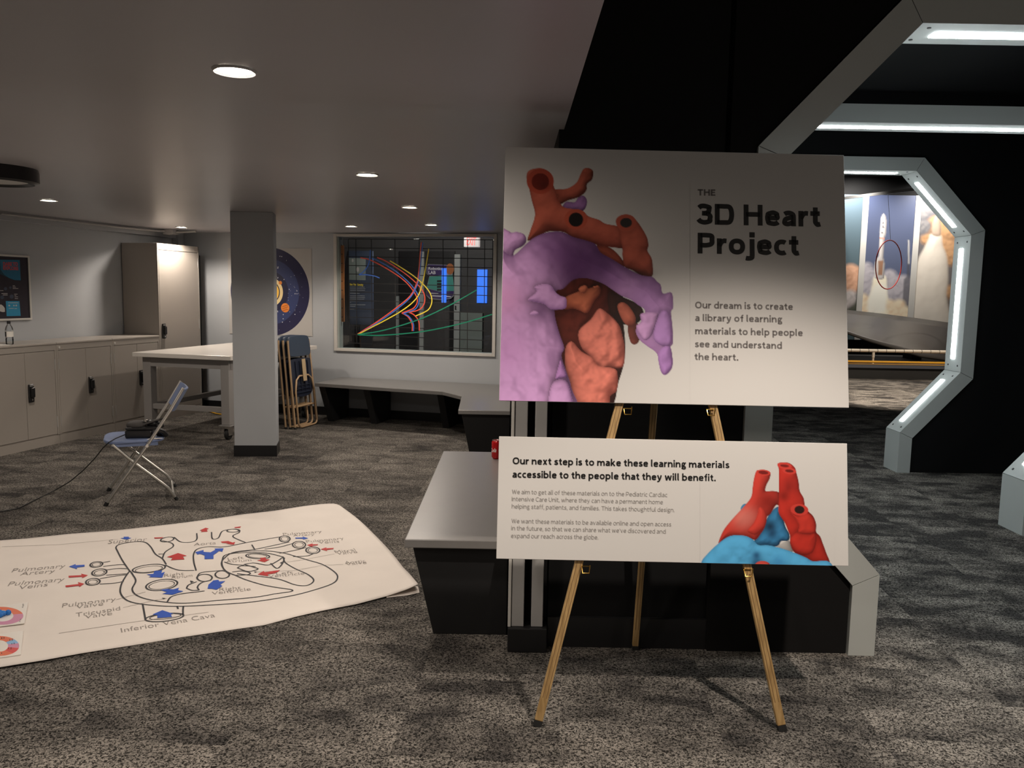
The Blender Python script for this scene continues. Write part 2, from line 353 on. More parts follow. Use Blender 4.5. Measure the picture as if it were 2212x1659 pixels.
# a monoline sans lettering of its own (cap height 1), drawn as strokes so that bold weights keep open counters
def _oval(x0, x1, y0, y1, n=32, a0=0, a1=360, p=2.3):
    o = []
    for k in range(n+1):
        t = math.radians(a0+(a1-a0)*k/n); c, s = math.cos(t), math.sin(t)
        o.append(((x0+x1)/2+(x1-x0)/2*math.copysign(abs(c)**(2/p), c), (y0+y1)/2+(y1-y0)/2*math.copysign(abs(s)**(2/p), s)))
    return o
def glyph(ch, w):
    h = w/2; L = h; B = h; X = .745-h; C = 1-h; A = 1.075; D = -.30
    def arch(x0, x1): return ('c', [(x0, X-.26), (x0+.10, X-.08), ((x0+x1)/2+.04, X), (x1-.06, X-.07), (x1, X-.25)])
    def stem(x, y0, y1): return ('s', [(x, y0), (x, y1)])
    dot = lambda x, y: ('s', [(x-h*1.1, y), (x+h*1.1, y)], w*1.12)
    g = {
     ' ': (.30, []), '.': (w*1.25, [dot(w*.62, h*1.05)]), ',': (w*1.25, [dot(w*.62, h*1.05), ('s', [(w*.8, h*.6), (w*.35, -.20)], w*.7)]), "'": (w, [('s', [(h, C), (h, .70)])]),
     'O': (.98, [('o', _oval(L, .98-h, B-.01, C+.01))]), 'C': (.80, [('c', _oval(L, 1.0-h, B-.01, C+.01, 28, 52, 308))]),
     'D': (.90, [stem(L, 0, 1), ('c', [(L, C), (.40, C), (.70, .90-h*.5), (.90-h, .5), (.70, .10+h*.5), (.40, B), (L, B)])]),
     'E': (.66, [stem(L, 0, 1), ('s', [(L, C), (.66, C)]), ('s', [(L, .52), (.60, .52)]), ('s', [(L, B), (.66, B)])]),
     'H': (.88, [stem(L, 0, 1), stem(.88-h, 0, 1), ('s', [(L, .53), (.88-h, .53)])]),
     'I': (w, [stem(h, 0, 1)]), 'T': (.78, [('s', [(0, C), (.78, C)]), stem(.39, 0, 1)]),
     'P': (.78, [stem(L, 0, 1), ('c', [(L, C), (.42, C), (.68-h*.3, .92-h*.6), (.78-h, .68), (.68-h*.3, .45+h*.3), (.42, .36+h*.4), (L, .36+h*.4)])]),
     'U': (.86, [('c', [(L, 1), (L, .6), (L, .36), (.14+h*.6, B+.10), (.43, B-.01), (.72-h*.6, B+.10), (.86-h, .36), (.86-h, .6), (.86-h, 1)])]),
     'W': (1.25, [('s', [(L*.8, 1), (.34, 0)]), ('s', [(.34, 0), (.625, .94)]), ('s', [(.625, .94), (.91, 0)]), ('s', [(.91, 0), (1.25-L*.8, 1)])]),
     '3': (.70, [('c', [(.02+h*.5, C-.09), (.18, C-.01), (.34, C), (.55, C-.06), (.62-h*.6, .76), (.52, .60), (.36, .54), (.22, .54)]), ('c', [(.30, .54), (.50, .51), (.66-h*.5, .40), (.70-h, .27), (.58, B+.05), (.34, B-.01), (.14, B+.04), (.01+h*.4, B+.14)])]),
     'a': (.64, [('c', [(.08+h*.3, X-.06), (.20, X-.01), (.36, X), (.55-h*.4, X-.08), (.64-h, X-.26), (.64-h, .18), (.64-h, 0)]), ('c', [(.64-h, .43), (.40, .41), (.14+h*.3, .34), (L, .205), (.09+h*.4, B+.02), (.27, B-.01), (.46, B+.06), (.64-h, .22)])]),
     'b': (.74, [stem(L, 0, A), ('c', [(L, X-.14), (.24, X-.01), (.42, X), (.62-h*.3, X-.10), (.74-h, .375), (.62-h*.3, B+.09), (.40, B-.01), (.22, B+.02), (L, B+.13)])]),
     'c': (.58, [('c', _oval(L, .74-h, B-.01, X+.01, 24, 55, 305))]),
     'd': (.74, [stem(.74-h, 0, A), ('c', [(.74-h, X-.14), (.50, X-.01), (.32, X), (.12+h*.3, X-.10), (L, .365), (.12+h*.3, B+.09), (.34, B-.01), (.52, B+.02), (.74-h, B+.13)])]),
     'e': (.68, [('c', [(L, .38), (.40, .38), (.68-h, .385), (.66-h, .52), (.56-h*.2, X-.06), (.37, X), (.16, X-.06), (L+.02, .52), (L, .37), (L+.04, .19), (.18, B+.03), (.40, B-.01), (.54, B+.02), (.64-h*.3, B+.07)])]),
     'f': (.44, [('c', [(.44, A-h+.01), (.36, A-h+.005), (.26+h*.2, A-h-.05), (.14+h, .86), (.14+h, .7), (.14+h, .3), (.14+h, 0)]), ('s', [(0, X), (.42, X)])]),
     'g': (.68, [('o', _oval(.04+h, .56-h, .28, X+.01, 26)), ('c', [(.52-h*.4, X-.05), (.60, X), (.68, X)]), ('c', [(.12+h*.4, .30), (.08+h*.4, .20), (.14+h*.3, .115), (.36, .10), (.56, .07), (.67-h, -.03), (.60-h*.3, -.20+h*.4), (.34, -.30+h), (.10+h*.2, -.25+h), (.01+h, -.13), (.08+h, -.03), (.18+h*.5, .03)])]),
     'h': (.72, [stem(L, 0, A), arch(L, .72-h), stem(.72-h, 0, X-.24)]), 'i': (w, [stem(h, 0, .745), dot(h, .95)]),
     'j': (w+.10, [('c', [(.10+h, .745), (.10+h, .3), (.10+h, -.05), (.07+h, -.19+h*.3), (.02, -.30+h), (-.08, -.28+h)]), dot(.10+h, .95)]),
     'k': (.70, [stem(L, 0, A), ('s', [(L+.02, .26), (.64-h*.7, .745)], w*.95), ('s', [(.24, .44), (.70-h*.9, 0)])]),
     'l': (w+.06, [('c', [(h, A), (h, .6), (h, .22), (h+.02, B+.03), (h+.09, B), (h+.12, B)])]), 
     'm': (1.14, [stem(L, 0, .745), arch(L, .57), stem(.57, 0, X-.24), arch(.57, 1.14-h), stem(1.14-h, 0, X-.24)]),
     'n': (.72, [stem(L, 0, .745), arch(L, .72-h), stem(.72-h, 0, X-.24)]), 'o': (.76, [('o', _oval(L, .76-h, B-.012, X+.012))]),
     'p': (.74, [stem(L, D, .745), ('c', [(L, X-.14), (.24, X-.01), (.42, X), (.62-h*.3, X-.10), (.74-h, .375), (.62-h*.3, B+.09), (.40, B-.01), (.22, B+.02), (L, B+.13)])]),
     'r': (.44, [stem(L, 0, .745), ('c', [(L, X-.26), (L+.09, X-.08), (.32, X), (.45, X-.005)])]),
     's': (.56, [('c', [(.50-h*.2, X-.07), (.40, X-.01), (.29, X), (.12+h*.2, X-.05), (.06+h*.6, .56), (.14+h*.2, .44), (.29, .375), (.46-h*.1, .30), (.56-h, .20), (.46, B+.04), (.28, B-.01), (.14, B+.02), (.01+h*.4, B+.10)])]),
     't': (.46, [('c', [(.12+h, .93), (.12+h, .6), (.12+h, .25), (.16+h, B+.05), (.30+h*.3, B-.01), (.46, B+.02)]), ('s', [(0, X), (.44, X)])]),
     'u': (.72, [('c', [(L, .745), (L, .5), (L, .26), (.10+h*.7, B+.06), (.30, B-.01), (.50, B+.04), (.72-h, B+.24)]), stem(.72-h, 0, .745)]),
     'v': (.70, [('s', [(L*.9, .745), (.35, 0)]), ('s', [(.35, 0), (.70-L*.9, .745)])]),
     'w': (1.06, [('s', [(L*.9, .745), (.28, 0)]), ('s', [(.28, 0), (.53, .70)]), ('s', [(.53, .70), (.78, 0)]), ('s', [(.78, 0), (1.06-L*.9, .745)])]),
     'x': (.68, [('s', [(L*1.1, .745), (.68-L*1.1, 0)]), ('s', [(.68-L*1.1, .745), (L*1.1, 0)])]),
     'y': (.70, [('s', [(L*.9, .745), (.36, .02)]), ('c', [(.70-L*.9, .745), (.52, .36), (.38, .02), (.28, -.18+h*.4), (.16, -.29+h), (.04, -.29+h)])]),
    }
    return g[ch]
def stroke_text(s, w):
    vs, fs = [], []; x = 0.0
    for ch in s:
        W_, st = glyph(ch, w)
        for q in st:
            ww = q[2] if len(q) > 2 else w
            P = [np.array(p, float) for p in q[1]]; cl = q[0] == 'o'
            if q[0] == 'c' and len(P) < 20: P = [np.array(p) for p in curve(P, 6)]
            if cl: P = P[:-1]
            n = len(P); off = []
            for i in range(n):
                a = P[i-1] if (i or cl) else P[0]; b = P[(i+1) % n] if (i < n-1 or cl) else P[-1]
                t = b-a; t = t/(np.linalg.norm(t)+1e-9); off.append(np.array([-t[1], t[0]])*ww/2)
            b0 = len(vs); vs += [(p[0]+o_[0]+x, p[1]+o_[1], 0) for p, o_ in zip(P, off)] + [(p[0]-o_[0]+x, p[1]-o_[1], 0) for p, o_ in zip(P, off)]
            for i in range(n if cl else n-1):
                j = (i+1) % n; fs.append((b0+i, b0+j, b0+n+j, b0+n+i))
        x += W_ + (.03 if ch in ' ' else .185-w*.30)
    return np.array(vs), fs
# printed pictures: colours on a fine grid
def sdist(X, Y, poly):
    P = np.array(poly, float); d = np.full(X.shape, 1e9); inside = np.zeros(X.shape, bool); n = len(P)
    for i in range(n):
        ax, ay = P[i]; bx, by = P[(i+1) % n]; ex, ey = bx-ax, by-ay; L = ex*ex+ey*ey+1e-9
        t = np.clip(((X-ax)*ex+(Y-ay)*ey)/L, 0, 1); d = np.minimum(d, (X-ax-t*ex)**2+(Y-ay-t*ey)**2)
        c = ((ay > Y) != (by > Y)) & (X < (bx-ax)*(Y-ay)/((by-ay) if abs(by-ay) > 1e-9 else 1e-9)+ax); inside ^= c
    d = np.sqrt(d); return np.where(inside, d, -d)
def vnoise(X, Y, scale, seed):
    rs = np.random.RandomState(seed); T = rs.rand(64, 64); x = X/scale; y = Y/scale
    xi = np.floor(x).astype(int); yi = np.floor(y).astype(int); fx = x-xi; fy = y-yi; fx = fx*fx*(3-2*fx); fy = fy*fy*(3-2*fy)
    g = lambda a, b: T[a % 64, b % 64]
    return (g(xi, yi)*(1-fx)+g(xi+1, yi)*fx)*(1-fy)+(g(xi, yi+1)*(1-fx)+g(xi+1, yi+1)*fx)*fy
def smooth_poly(p, k=4):
    p = [np.array(q, float) for q in p]; n = len(p); o = []
    for i in range(n):
        a, b, c, d = p[i-1], p[i], p[(i+1) % n], p[(i+2) % n]
        for j in range(k):
            t = j/k; o.append(.5*((2*b)+(-a+c)*t+(2*a-5*b+4*c-d)*t*t+(-a+3*b-3*c+d)*t**3))
    return o
class Pic:
    def __init__(s, x0, x1, y0, y1, step, bg):
        s.xs = np.linspace(x0, x1, int((x1-x0)/step)+1); s.ys = np.linspace(y0, y1, int((y1-y0)/step)+1)
        s.X, s.Y = np.meshgrid(s.xs, s.ys); s.C = np.zeros(s.X.shape+(3,)); s.C[:] = bg; s.K = np.zeros(s.X.shape)
    def warp(s, left=None, bottom=None):   # fit the grid to the board's own edges
        x0, x1, y0, y1 = s.xs[0], s.xs[-1], s.ys[0], s.ys[-1]
        if bottom: b = bottom(s.X); s.Y = y0+(s.Y-y0)/(y1-y0)*(b-y0)
        if left: a = left(s.Y); s.X = a+(s.X-x0)/(x1-x0)*(x1-a)
        return s
    def form(s, poly, dark, light, R=30, l=(-.35, -.35, .87), bump=2.0, bs=16, seed=1, ao=.5, aor=9, amb=.25, edge=1.0, tint=None, smooth=True):
        """a rounded, lumpy body, drawn as the picture shows it"""
        if smooth: poly = smooth_poly(poly)
        sd = sdist(s.X, s.Y, poly); a = np.clip(sd/edge+.5, 0, 1)[..., None]
        if ao: s.C *= 1-ao*(np.where(sd < 0, np.exp(sd/aor), 0)*s.K)[..., None]
        s.K = np.maximum(s.K, a[..., 0])
        t = np.clip(sd/R, 0, 1); h = R*np.sqrt(np.clip(1-(1-t)**2, 0, 1))*.8 + bump*(vnoise(s.X, s.Y, bs, seed)*3+vnoise(s.X, s.Y, bs*.45, seed+1)*.55)
        st = s.xs[1]-s.xs[0]; gy, gx = np.gradient(h, st); nz = 1/np.sqrt(gx*gx+gy*gy+1)
        sh = np.clip((-gx*l[0]-gy*l[1]+l[2])*nz, 0, 1); sh = np.clip(amb+(1-amb)*sh, 0, 1)[..., None]
        D, Lt = np.array(dark), np.array(light)
        c = D+(Lt-D)*sh**1.5
        if tint:
            for (x, y, r, col, k) in tint:
                w = (k*np.exp(-((s.X-x)**2+(s.Y-y)**2)/(r*r)))[..., None]; c = c*(1-w)+np.array(col)*w*(.5+.5*sh)
        s.C = s.C*(1-a)+c*a
    def flat(s, poly, col, edge=1.2, k=1.0, smooth=False):
        if smooth: poly = smooth_poly(poly)
        a = (np.clip(sdist(s.X, s.Y, poly)/edge+.5, 0, 1)*k)[..., None]; s.K = np.maximum(s.K, a[..., 0]); s.C = s.C*(1-a)+np.array(col)*a
    def blot(s, x, y, rx, ry, col, k=1.0):
        w = (k*np.exp(-(((s.X-x)/rx)**2+((s.Y-y)/ry)**2)))[..., None]; s.C = s.C*(1-w)+np.array(col)*w
    def build(s, name, pl, off, parent):
        ny, nx = s.X.shape; vs = [pl(s.X[j, i], s.Y[j, i], off) for j in range(ny) for i in range(nx)]
        fs = [(j*nx+i, j*nx+i+1, (j+1)*nx+i+1, (j+1)*nx+i) for j in range(ny-1) for i in range(nx-1)]
        mb = MB(); mb.v = [tuple(v) for v in vs]; mb.f = fs; mb.m = [0]*len(fs)
        o = mb.build(name, M['print'], parent)
        at = o.data.attributes.new('print', 'FLOAT_COLOR', 'POINT'); c = np.ones((ny*nx, 4), np.float32); c[:, :3] = np.clip(s.C.reshape(-1, 3), 0, 1)
        at.data.foreach_set('color', c.ravel()); return o

# ================================================================== the setting
struct(MB().box(-9, 13, -3.2, 19, -.1, 0).build('floor', M['carpet']))
lw0 = R(-6.47, -2.2, 0); cn = R(-6.47, 8.87, 0)
cpts = [(.19, -3.0, CEIL), (.19, 9.09, CEIL), (cn[0], cn[1], CEIL), (lw0[0], lw0[1], CEIL)]
struct(MB().prism(cpts, (0, 0, .09)).build('ceiling', M['ceil']))
struct(MB().box(.15, .19, -3, 3.36, 2.245, 3.2).build('trim_1', M['blackfelt']))
struct(MB().box(.19, 5.6, -3, 7.1, 3.2, 3.3).build('ceiling_hall', M['black']))
struct(MB().rbox(-6.57, -6.47, -2.3, 8.98, 0, 2.15).build('wall_left', M['wall']))
bwm = MB()
for (u0, u1, z0, z1) in ((-6.57, -4.338, 0, 2.15), (-2.44, -2.2, 0, 2.15), (-4.338, -2.44, 0, .80), (-4.338, -2.44, 2.105, 2.15)):
    bwm.rbox(u0, u1, 8.87, 9.0, z0, z1)
struct(bwm.build('wall_back', M['wall']))
struct(MB().box(-7.5, 5.6, -3.1, -3.0, 0, 3.2).build('wall_front', M['wall']))
struct(MB().box(5.5, 5.6, -3, 7.0, 0, 3.2).build('wall_right', M['black']))
struct(MB().rbox(-6.47, -6.38, 8.76, 8.87, 0, 2.15).build('trim_2', M['wall']))                       # boxed-in corner
struct(MB().rbox(-6.468, -6.40, 3.0, 8.75, 2.075, 2.15).build('trim_3', M['wall']))                   # boxed-in strip under the ceiling
struct(MB().rbox(-6.37, -2.3, 8.855, 8.87, 0, .10).build('baseboard_back', M['base']))
# tunnel partition: the black wall the first portal stands in
PX, POUT, PIN = 2.455, [(1.015, 0), (1.015, .305), (1.5, .83), (1.5, 2.09), (.95, 2.675)], [(.905, 0), (.905, .355), (1.387, .885), (1.387, 2.045), (.888, 2.565)]
def hole(x0, x1, top, y):
    g = [(h+.003 if h > .96 or True else h, z) for (h, z) in POUT]
    L = [(PX-h, z) for (h, z) in g]; Rr = [(PX+h, z) for (h, z) in g][::-1]
    L[-1] = (PX-.952, 2.68); Rr[0] = (PX+.952, 2.68)
    return [(q[0], y, q[1]) for q in [(x0, 0)] + L + Rr + [(x1, 0), (x1, top), (x0, top)]]
struct(MB().prism(hole(0.17, 5.5, 3.2, 3.37), (0, .06, 0)).build('wall_partition', M['black']))
sl = [(.848, 0), (PX-1.018, 0), (PX-1.018, .305), (PX-1.503, .83), (PX-1.503, 2.09), (PX-.953, 2.68), (PX-.953, 3.2), (.848, 3.2)]
struct(MB().prism([(x, 3.335, z) for (x, z) in sl], (0, .035, 0)).build('wall_panel', M['blackfelt']))
struct(MB().box(.17, .848, 3.35, 3.37, 0, .13).build('baseboard_partition', M['base']))
struct(MB().box(.17, .22, 3.43, 9.12, 0, 2.15).build('wall_divider', M['black'])); struct(MB().box(.0, .168, 3.38, 9.10, 0, 1.88).build('wall_ledge', M['black']))
struct(MB().box(.0, .013, 3.30, 3.37, .105, 1.88).build('trim_4', M['white'], bevel=.002))
struct(MB().box(.015, .067, 3.305, 3.37, .105, 1.88).box(.098, .147, 3.305, 3.37, .105, 1.88).build('trim_5', M['conduit'], bevel=.003))
struct(MB().box(.0, .165, 3.285, 3.37, 0, .105).build('trim_6', M['base'], bevel=.004))
struct(MB().prism(hole(.45, 5.6, 3.2, 7.03), (0, .08, 0)).build('wall_tunnel', M['black']))
struct(MB().box(.4, .45, 3.43, 18, 0, 3.2).build('wall_tunnel_side', M['black']))
# exhibit hall beyond the tunnel
struct(MB().box(1.0, 13, 18.1, 18.2, 0, 4.2).build('wall_gallery', M['black']))
struct(MB().box(12.6, 12.7, 7.1, 18.1, 0, 4.2).build('wall_gallery_side', M['gallerywall']))
struct(MB().box(.45, 12.7, 7.11, 18.2, 4.1, 4.2).build('ceiling_gallery', M['blackfelt']))
struct(MB().box(.45, 12.7, 7.11, 7.2, 3.2, 4.1).build('wall_gallery_front', M['black']))
struct(MB().box(1.5, 12, 9.6, 10.1, 3.0, 3.35).build('trim_7', M['gallerywall']))
# corridor behind the window
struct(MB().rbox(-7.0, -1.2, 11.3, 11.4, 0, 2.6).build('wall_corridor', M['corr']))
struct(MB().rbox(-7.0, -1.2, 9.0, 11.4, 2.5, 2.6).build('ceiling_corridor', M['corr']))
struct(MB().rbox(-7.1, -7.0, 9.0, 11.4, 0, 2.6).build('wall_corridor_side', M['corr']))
# pillar
pa, pb = np.array([-2.459, 7.180, 0]), np.array([-2.097, 7.212, 0]); pd = np.array([-.045, .245, 0])
pil = MB().prism([pa, pb, pb+pd, pa+pd], (0, 0, 2.15)).build('pillar', M['wall'], bevel=.004); struct(pil)
e = (pb-pa)/np.linalg.norm(pb-pa)*.006; k = pd/np.linalg.norm(pd)*.006
o = MB().prism([pa-e-k, pb+e-k, pb+pd+e+k, pa+pd-e+k], (0, 0, .10)).build('baseboard_pillar', M['base']); struct(o)

# ------------------------------------------------------------------ ceiling: lamps, fixture, conduit
LAB = ['large bright recessed downlight nearest the camera, alone above the room', 'recessed downlight above the steel cabinets and the framed poster',
       'recessed downlight in mid-ceiling, second along the row leading to the dark window', 'recessed downlight third along the row leading to the dark window',
       'small recessed downlight just above the left corner of the dark window', 'recessed downlight above the middle of the dark window, last of its row',
       'dim recessed downlight with a dark ring above the tall steel cabinet']
for i, (x, y, w) in enumerate(DOWNLIGHTS):
    t = thing('recessed_downlight', LAB[i], 'ceiling light', (x, y, CEIL), 'recessed downlights in the low ceiling')
    r = .049
    MB().lathe([(r, -.001), (r+.012, -.008), (r+.018, -.001)], (x, y, CEIL), 32).build('trim_ring', M['trimring'], t, smooth=True)
    MB().lathe([(0, -.004), (r, -.004), (r, -.001), (0, -.001)], (x, y, CEIL), 32).build('lens', M['lamp'], t)
t = thing('ceiling_fixture', 'round black drum fixture on the ceiling at the left edge of the photo', 'ceiling fixture', (-2.99, 4.76, CEIL))
MB().lathe([(.24, 0), (.245, -.02), (.245, -.075), (.22, -.085), (.19, -.07), (0, -.07)], (-2.99, 4.76, CEIL), 48).build('drum', M['plastic'], t, smooth=True)
MB().lathe([(.0, -.072), (.185, -.072), (.185, -.07), (0, -.07)], (-2.99, 4.76, CEIL), 48).build('diffuser', M['trimring'], t)
t = thing('conduit_pipe', 'grey painted conduit and junction box under the ceiling near the corner', 'conduit', R(-6.2, 8.45, 2.12))
MB().tube([R(-6.36, 6.2, 2.125), R(-6.36, 8.0, 2.125), R(-6.25, 8.35, 2.125)], .012, 8).build('pipe', M['conduit'], t, smooth=True)
MB().rbox(-6.27, -6.14, 8.33, 8.44, 2.09, 2.149).build('junction_box', M['conduit'], t, bevel=.004)
MB().tube([R(-6.15, 8.40, 2.12), R(-6.0, 8.42, 2.125), R(-5.88, 8.40, 2.132)], .011, 8).build('pipe', M['conduit'], t, smooth=True)

# ------------------------------------------------------------------ portals of the tunnel
def make_portal(y, label):
    t = thing('tunnel_portal', label, 'portal', (PX, y, 0), 'pale octagonal tunnel portals with light panels')
    D = .262
    O = [(-h, z) for (h, z) in POUT] + [(h, z) for (h, z) in POUT][::-1]; I = [(-h, z) for (h, z) in PIN] + [(h, z) for (h, z) in PIN][::-1]
    for k in range(9):
        g = .0015
        a, b, c, d = (np.array([PX+q[0], 0, q[1]]) for q in (O[k], O[k+1], I[k+1], I[k]))
        dr = (c-d)/np.linalg.norm(c-d); s0 = 0 if k == 0 else g; s1 = 0 if k == 8 else g
        a, d, b, c = a+dr*s0, d+dr*s0, b-dr*s1, c-dr*s1
        nn = np.array([-dr[2], 0, dr[0]]); nn *= np.sign(np.dot(np.array([PX, 0, 1.4])-(c+d)/2, nn))    # points into the tunnel
        Y = lambda p, q: p+np.array([0, y+q, 0])
        m = MB(); m.prism([Y(p, 0) for p in (a, b, c, d)], (0, D, 0))
        L = np.linalg.norm(c-d)
        if 1 <= k <= 7:
            for s_ in (.05, L-.05):
                for q in (.055, D-.055):
                    m.lathe([(0, .0), (.008, .0), (.008, .003), (0, .003)], Y(d+dr*s_, q), 10, 1, nn)
        seg = m.build('frame_segment', [M['portal'], M['screw']], t)
        if 1 <= k <= 7:
            w = .032; ins = .105
            MB().bar(Y(d+dr*ins, D/2+.008)+nn*.002, Y(c-dr*ins, D/2+.008)+nn*.002, (0, w, 0), nn*.002).build('light_panel', M['strip'], t)
    return t
pt = make_portal(3.315, 'nearest pale grey portal standing in the black wall behind the easel')
for y, lb in ((5.14, 'middle portal of the lit tunnel, its leg cut by the right edge of the photo'), (7.0, 'farthest portal, whole right side visible around the rocket murals')):
    r = dup(pt, (PX-(.06 if y < 6 else 0), y, 0), None, lb)

# ------------------------------------------------------------------ benches
t = thing('bench', 'near grey-topped bench with charcoal tapered base beside the easel', 'bench', (-.2, 4.3, 0), 'grey-topped benches along the walls')
MB().box(-.437, -.002, 3.33, 5.24, .428, .466).build('bench_top', M['laminate'], t, bevel=.004)
MB().hexa([(-.327, 3.46, 0), (-.004, 3.46, 0), (-.004, 5.15, 0), (-.327, 5.15, 0), (-.41, 3.37, .428), (-.004, 3.37, .428), (-.004, 5.2, .428), (-.41, 5.2, .428)]).build('bench_base', M['benchbase'], t, bevel=.003)
t = thing('bench', 'long L-shaped bench under the dark window, grey top on charcoal fins', 'bench', (-1.2, 8.4, 0), 'grey-topped benches along the walls')
tp = [(-.466, 7.10), (-.012, 7.10), (-.012, 9.105)] + [tuple(R(-4.275, 8.85, 0)[:2])] + [tuple(R(-4.275, 8.17, 0)[:2])] + [(-.715, 8.40), (-.497, 8.05)]
MB().prism([(x, y, .428) for x, y in tp], (0, 0, .038)).build('bench_top', M['laminate'], t, bevel=.004)
MB().hexa([(-.36, 7.24, 0), (-.014, 7.24, 0), (-.014, 8.4, 0), (-.36, 8.4, 0), (-.44, 7.14, .428), (-.014, 7.14, .428), (-.014, 8.45, .428), (-.44, 8.45, .428)]).build('bench_base', M['benchbase'], t, bevel=.003)
for u in (-4.265, -3.735, -2.885):
    w = .075
    MB().hexa([R(u, 8.46, 0), R(u+w, 8.46, 0), R(u+w, 8.85, 0), R(u, 8.85, 0), R(u, 8.24, .428), R(u+w, 8.24, .428), R(u+w, 8.85, .428), R(u, 8.85, .428)]).build('support_fin', M['benchbase'], t, bevel=.003)

# ------------------------------------------------------------------ drink can on the near bench
cx, cy, cz = -.101+.014, 5.03, .467
t = thing('soda_can', 'red soft drink can on the near bench beside the lower board', 'can', (cx, cy, cz))
rc = .033
MB().lathe([(0, 0), (.024, 0), (.027, .004), (rc, .012), (rc, .103), (.028, .114)], (cx, cy, cz), 32).build('can_body', M['canred'], t, smooth=True)
MB().lathe([(.0285, .1135), (.0285, .117), (.0265, .117), (.025, .112), (0, .112)], (cx, cy, cz), 32).build('can_lid', M['alu'], t, smooth=True)
vs, fs = text_mesh('Coca-Cola', .012); w0 = vs[:, 0].max(); m = MB(); arc = 2.2
ang_ = lambda q: -3.72+3.6*(q[0]/w0)+.30*q[1]
m.add([(cx+(rc+.0006)*math.sin(ang_(q)), cy-(rc+.0006)*math.cos(ang_(q)), cz+.044+q[1]*.036+.010*(q[0]/w0-.8)) for q in vs], fs)
m.build('can_lettering', M['canwhite'], t)

# ------------------------------------------------------------------ easel and its two boards
SL = .20                                                            # the boards lean back 20 cm per metre
BN = np.array([0, -1.0, SL]); BY = 2.684                             # board front plane: y = BY + SL z
front = on((0, BY, 0), BN); legpl = on((0, BY+.024, 0), BN)
t = thing('display_easel', 'pale wooden tripod easel with brass hooks holding two white boards', 'easel', (.535, 2.9, 0))
apex = legpl(1446, 490)
fl = np.array([.109, 2.704, 0]); fr_ = np.array([.963, 2.703, 0]); rf = np.array([.543, 3.338, 0])
nb = BN/np.linalg.norm(BN)
def wleg(a, b, w, th, nrm):
    d = (np.array(b)-a)/np.linalg.norm(np.array(b)-a); s_ = np.cross(nrm, d); s_ /= np.linalg.norm(s_)
    m = MB(); m.bar(a+d*.02, b, s_*w/2, nrm*th/2)
    lg = m.build('leg', M['wood'], t, bevel=.003)
    g = MB()
    for q in (-.22, .22): g.bar(a+d*.1+s_*w*q+nrm*(th/2), b+s_*w*q+nrm*(th/2), s_*.0011, nrm*.0006)
    g.build('groove', M['groove'], lg)
    MB().bar(a, a+d*.02, s_*w/2*.98, nrm*th/2*.98).build('rubber_foot', M['rubber'], lg)
a1, a2 = apex+np.array([-.018, 0, 0]), apex+np.array([.018, 0, 0])
wleg(fl, a1, .029, .02, nb); wleg(fr_, a2, .029, .02, nb)
wleg(rf, apex+np.array([0, .028, -.02]), .026, .018, np.array([0, -.9, -.3])/np.linalg.norm([0, -.9, -.3]))
MB().bar(apex+nb*-.012+np.array([-.03, 0, -.03]), apex+nb*-.012+np.array([.03, 0, -.03]), np.array([0, 0, .02]), nb*.006).build('hinge_block', M['brass'], t, bevel=.002)
for (x, y) in ((1264, 1222), (1612, 1229), (1354, 883), (1532, 885)):
    c = legpl(x, y, .0)
    p = c+nb*.011; s_ = np.array([1.0, 0, 0]); dn = np.array([0, -SL, -1.0])/np.linalg.norm([0, SL, 1])
    w, h = .0135, .022
    path = [p-s_*w+dn*.001+nb*.002, p-s_*w+dn*.004+nb*.012, p-s_*w*.85+dn*h+nb*.018, p+s_*w*.85+dn*h+nb*.018, p+s_*w+dn*.004+nb*.02, p+s_*w+dn*-.006+nb*.022]
    MB().tube(path, .0022, 6).build('shelf_hook', M['brass'], t, smooth=True)
    MB().bar(p-s_*w+dn*.0, p+s_*w+dn*.0, nb*.006, dn*.0016).build('hook_plate', M['brass'], t)

def board(name, label, corners):
    c = np.mean([front(*q) for q in corners], 0)
    t = thing(name, label, 'display board', c)
    MB().prism([front(*q) for q in corners], -nb*.011).build('panel', M['board'], t, bevel=.0012, seg=1)
    return t
Z1 = lambda x, y: (1070+x/2.861, 300+y/2.861)
up_b = board('display_board', 'large upper white board with a purple and red heart picture and bold title', [(1078, 865.5), (1834, 881), (1823, 335), (1092, 317)])
lo_b = board('display_board', 'wide lower white board with small red and blue heart picture and paragraphs', [(1072, 1207), (1833, 1223), (1830, 958), (1078, 942.5)])
BW = np.array([.63, .61, .59])
def P1(s): return [Z1(*map(float, q.split(','))) for q in s.split()]
# --- picture on the upper board
pic = Pic(1078.6, 1490, 350, 866, 1.7, BW).warp(lambda y: 1092.6-(y-317)*14/548.5, lambda x: 864.9+(x-1078)*15.5/756)
RD, RL = srgb(100, 40, 32), srgb(206, 104, 82)
BD, BL = srgb(42, 15, 13), srgb(150, 70, 54)
SD, SLt = srgb(96, 38, 32), srgb(240, 138, 120)
PD, PL = srgb(80, 46, 94), srgb(192, 138, 206)
LD, LL = srgb(126, 84, 144), srgb(222, 170, 226)
pic.form(P1('415,420 440,388 490,392 512,362 545,352 566,378 562,415 540,445 480,450 430,445'), PD, PL, 14)
pic.form(P1('630,655 700,668 760,715 805,790 720,760 640,700'), RD, srgb(190, 92, 70), 20)
pic.form(P1('360,318 440,308 500,272 525,222 545,186 575,180 602,195 604,228 595,255 566,280 562,320 520,358 450,380 385,405'), srgb(60, 22, 16), RL, 16, (-.45, -.5, .75), seed=4)
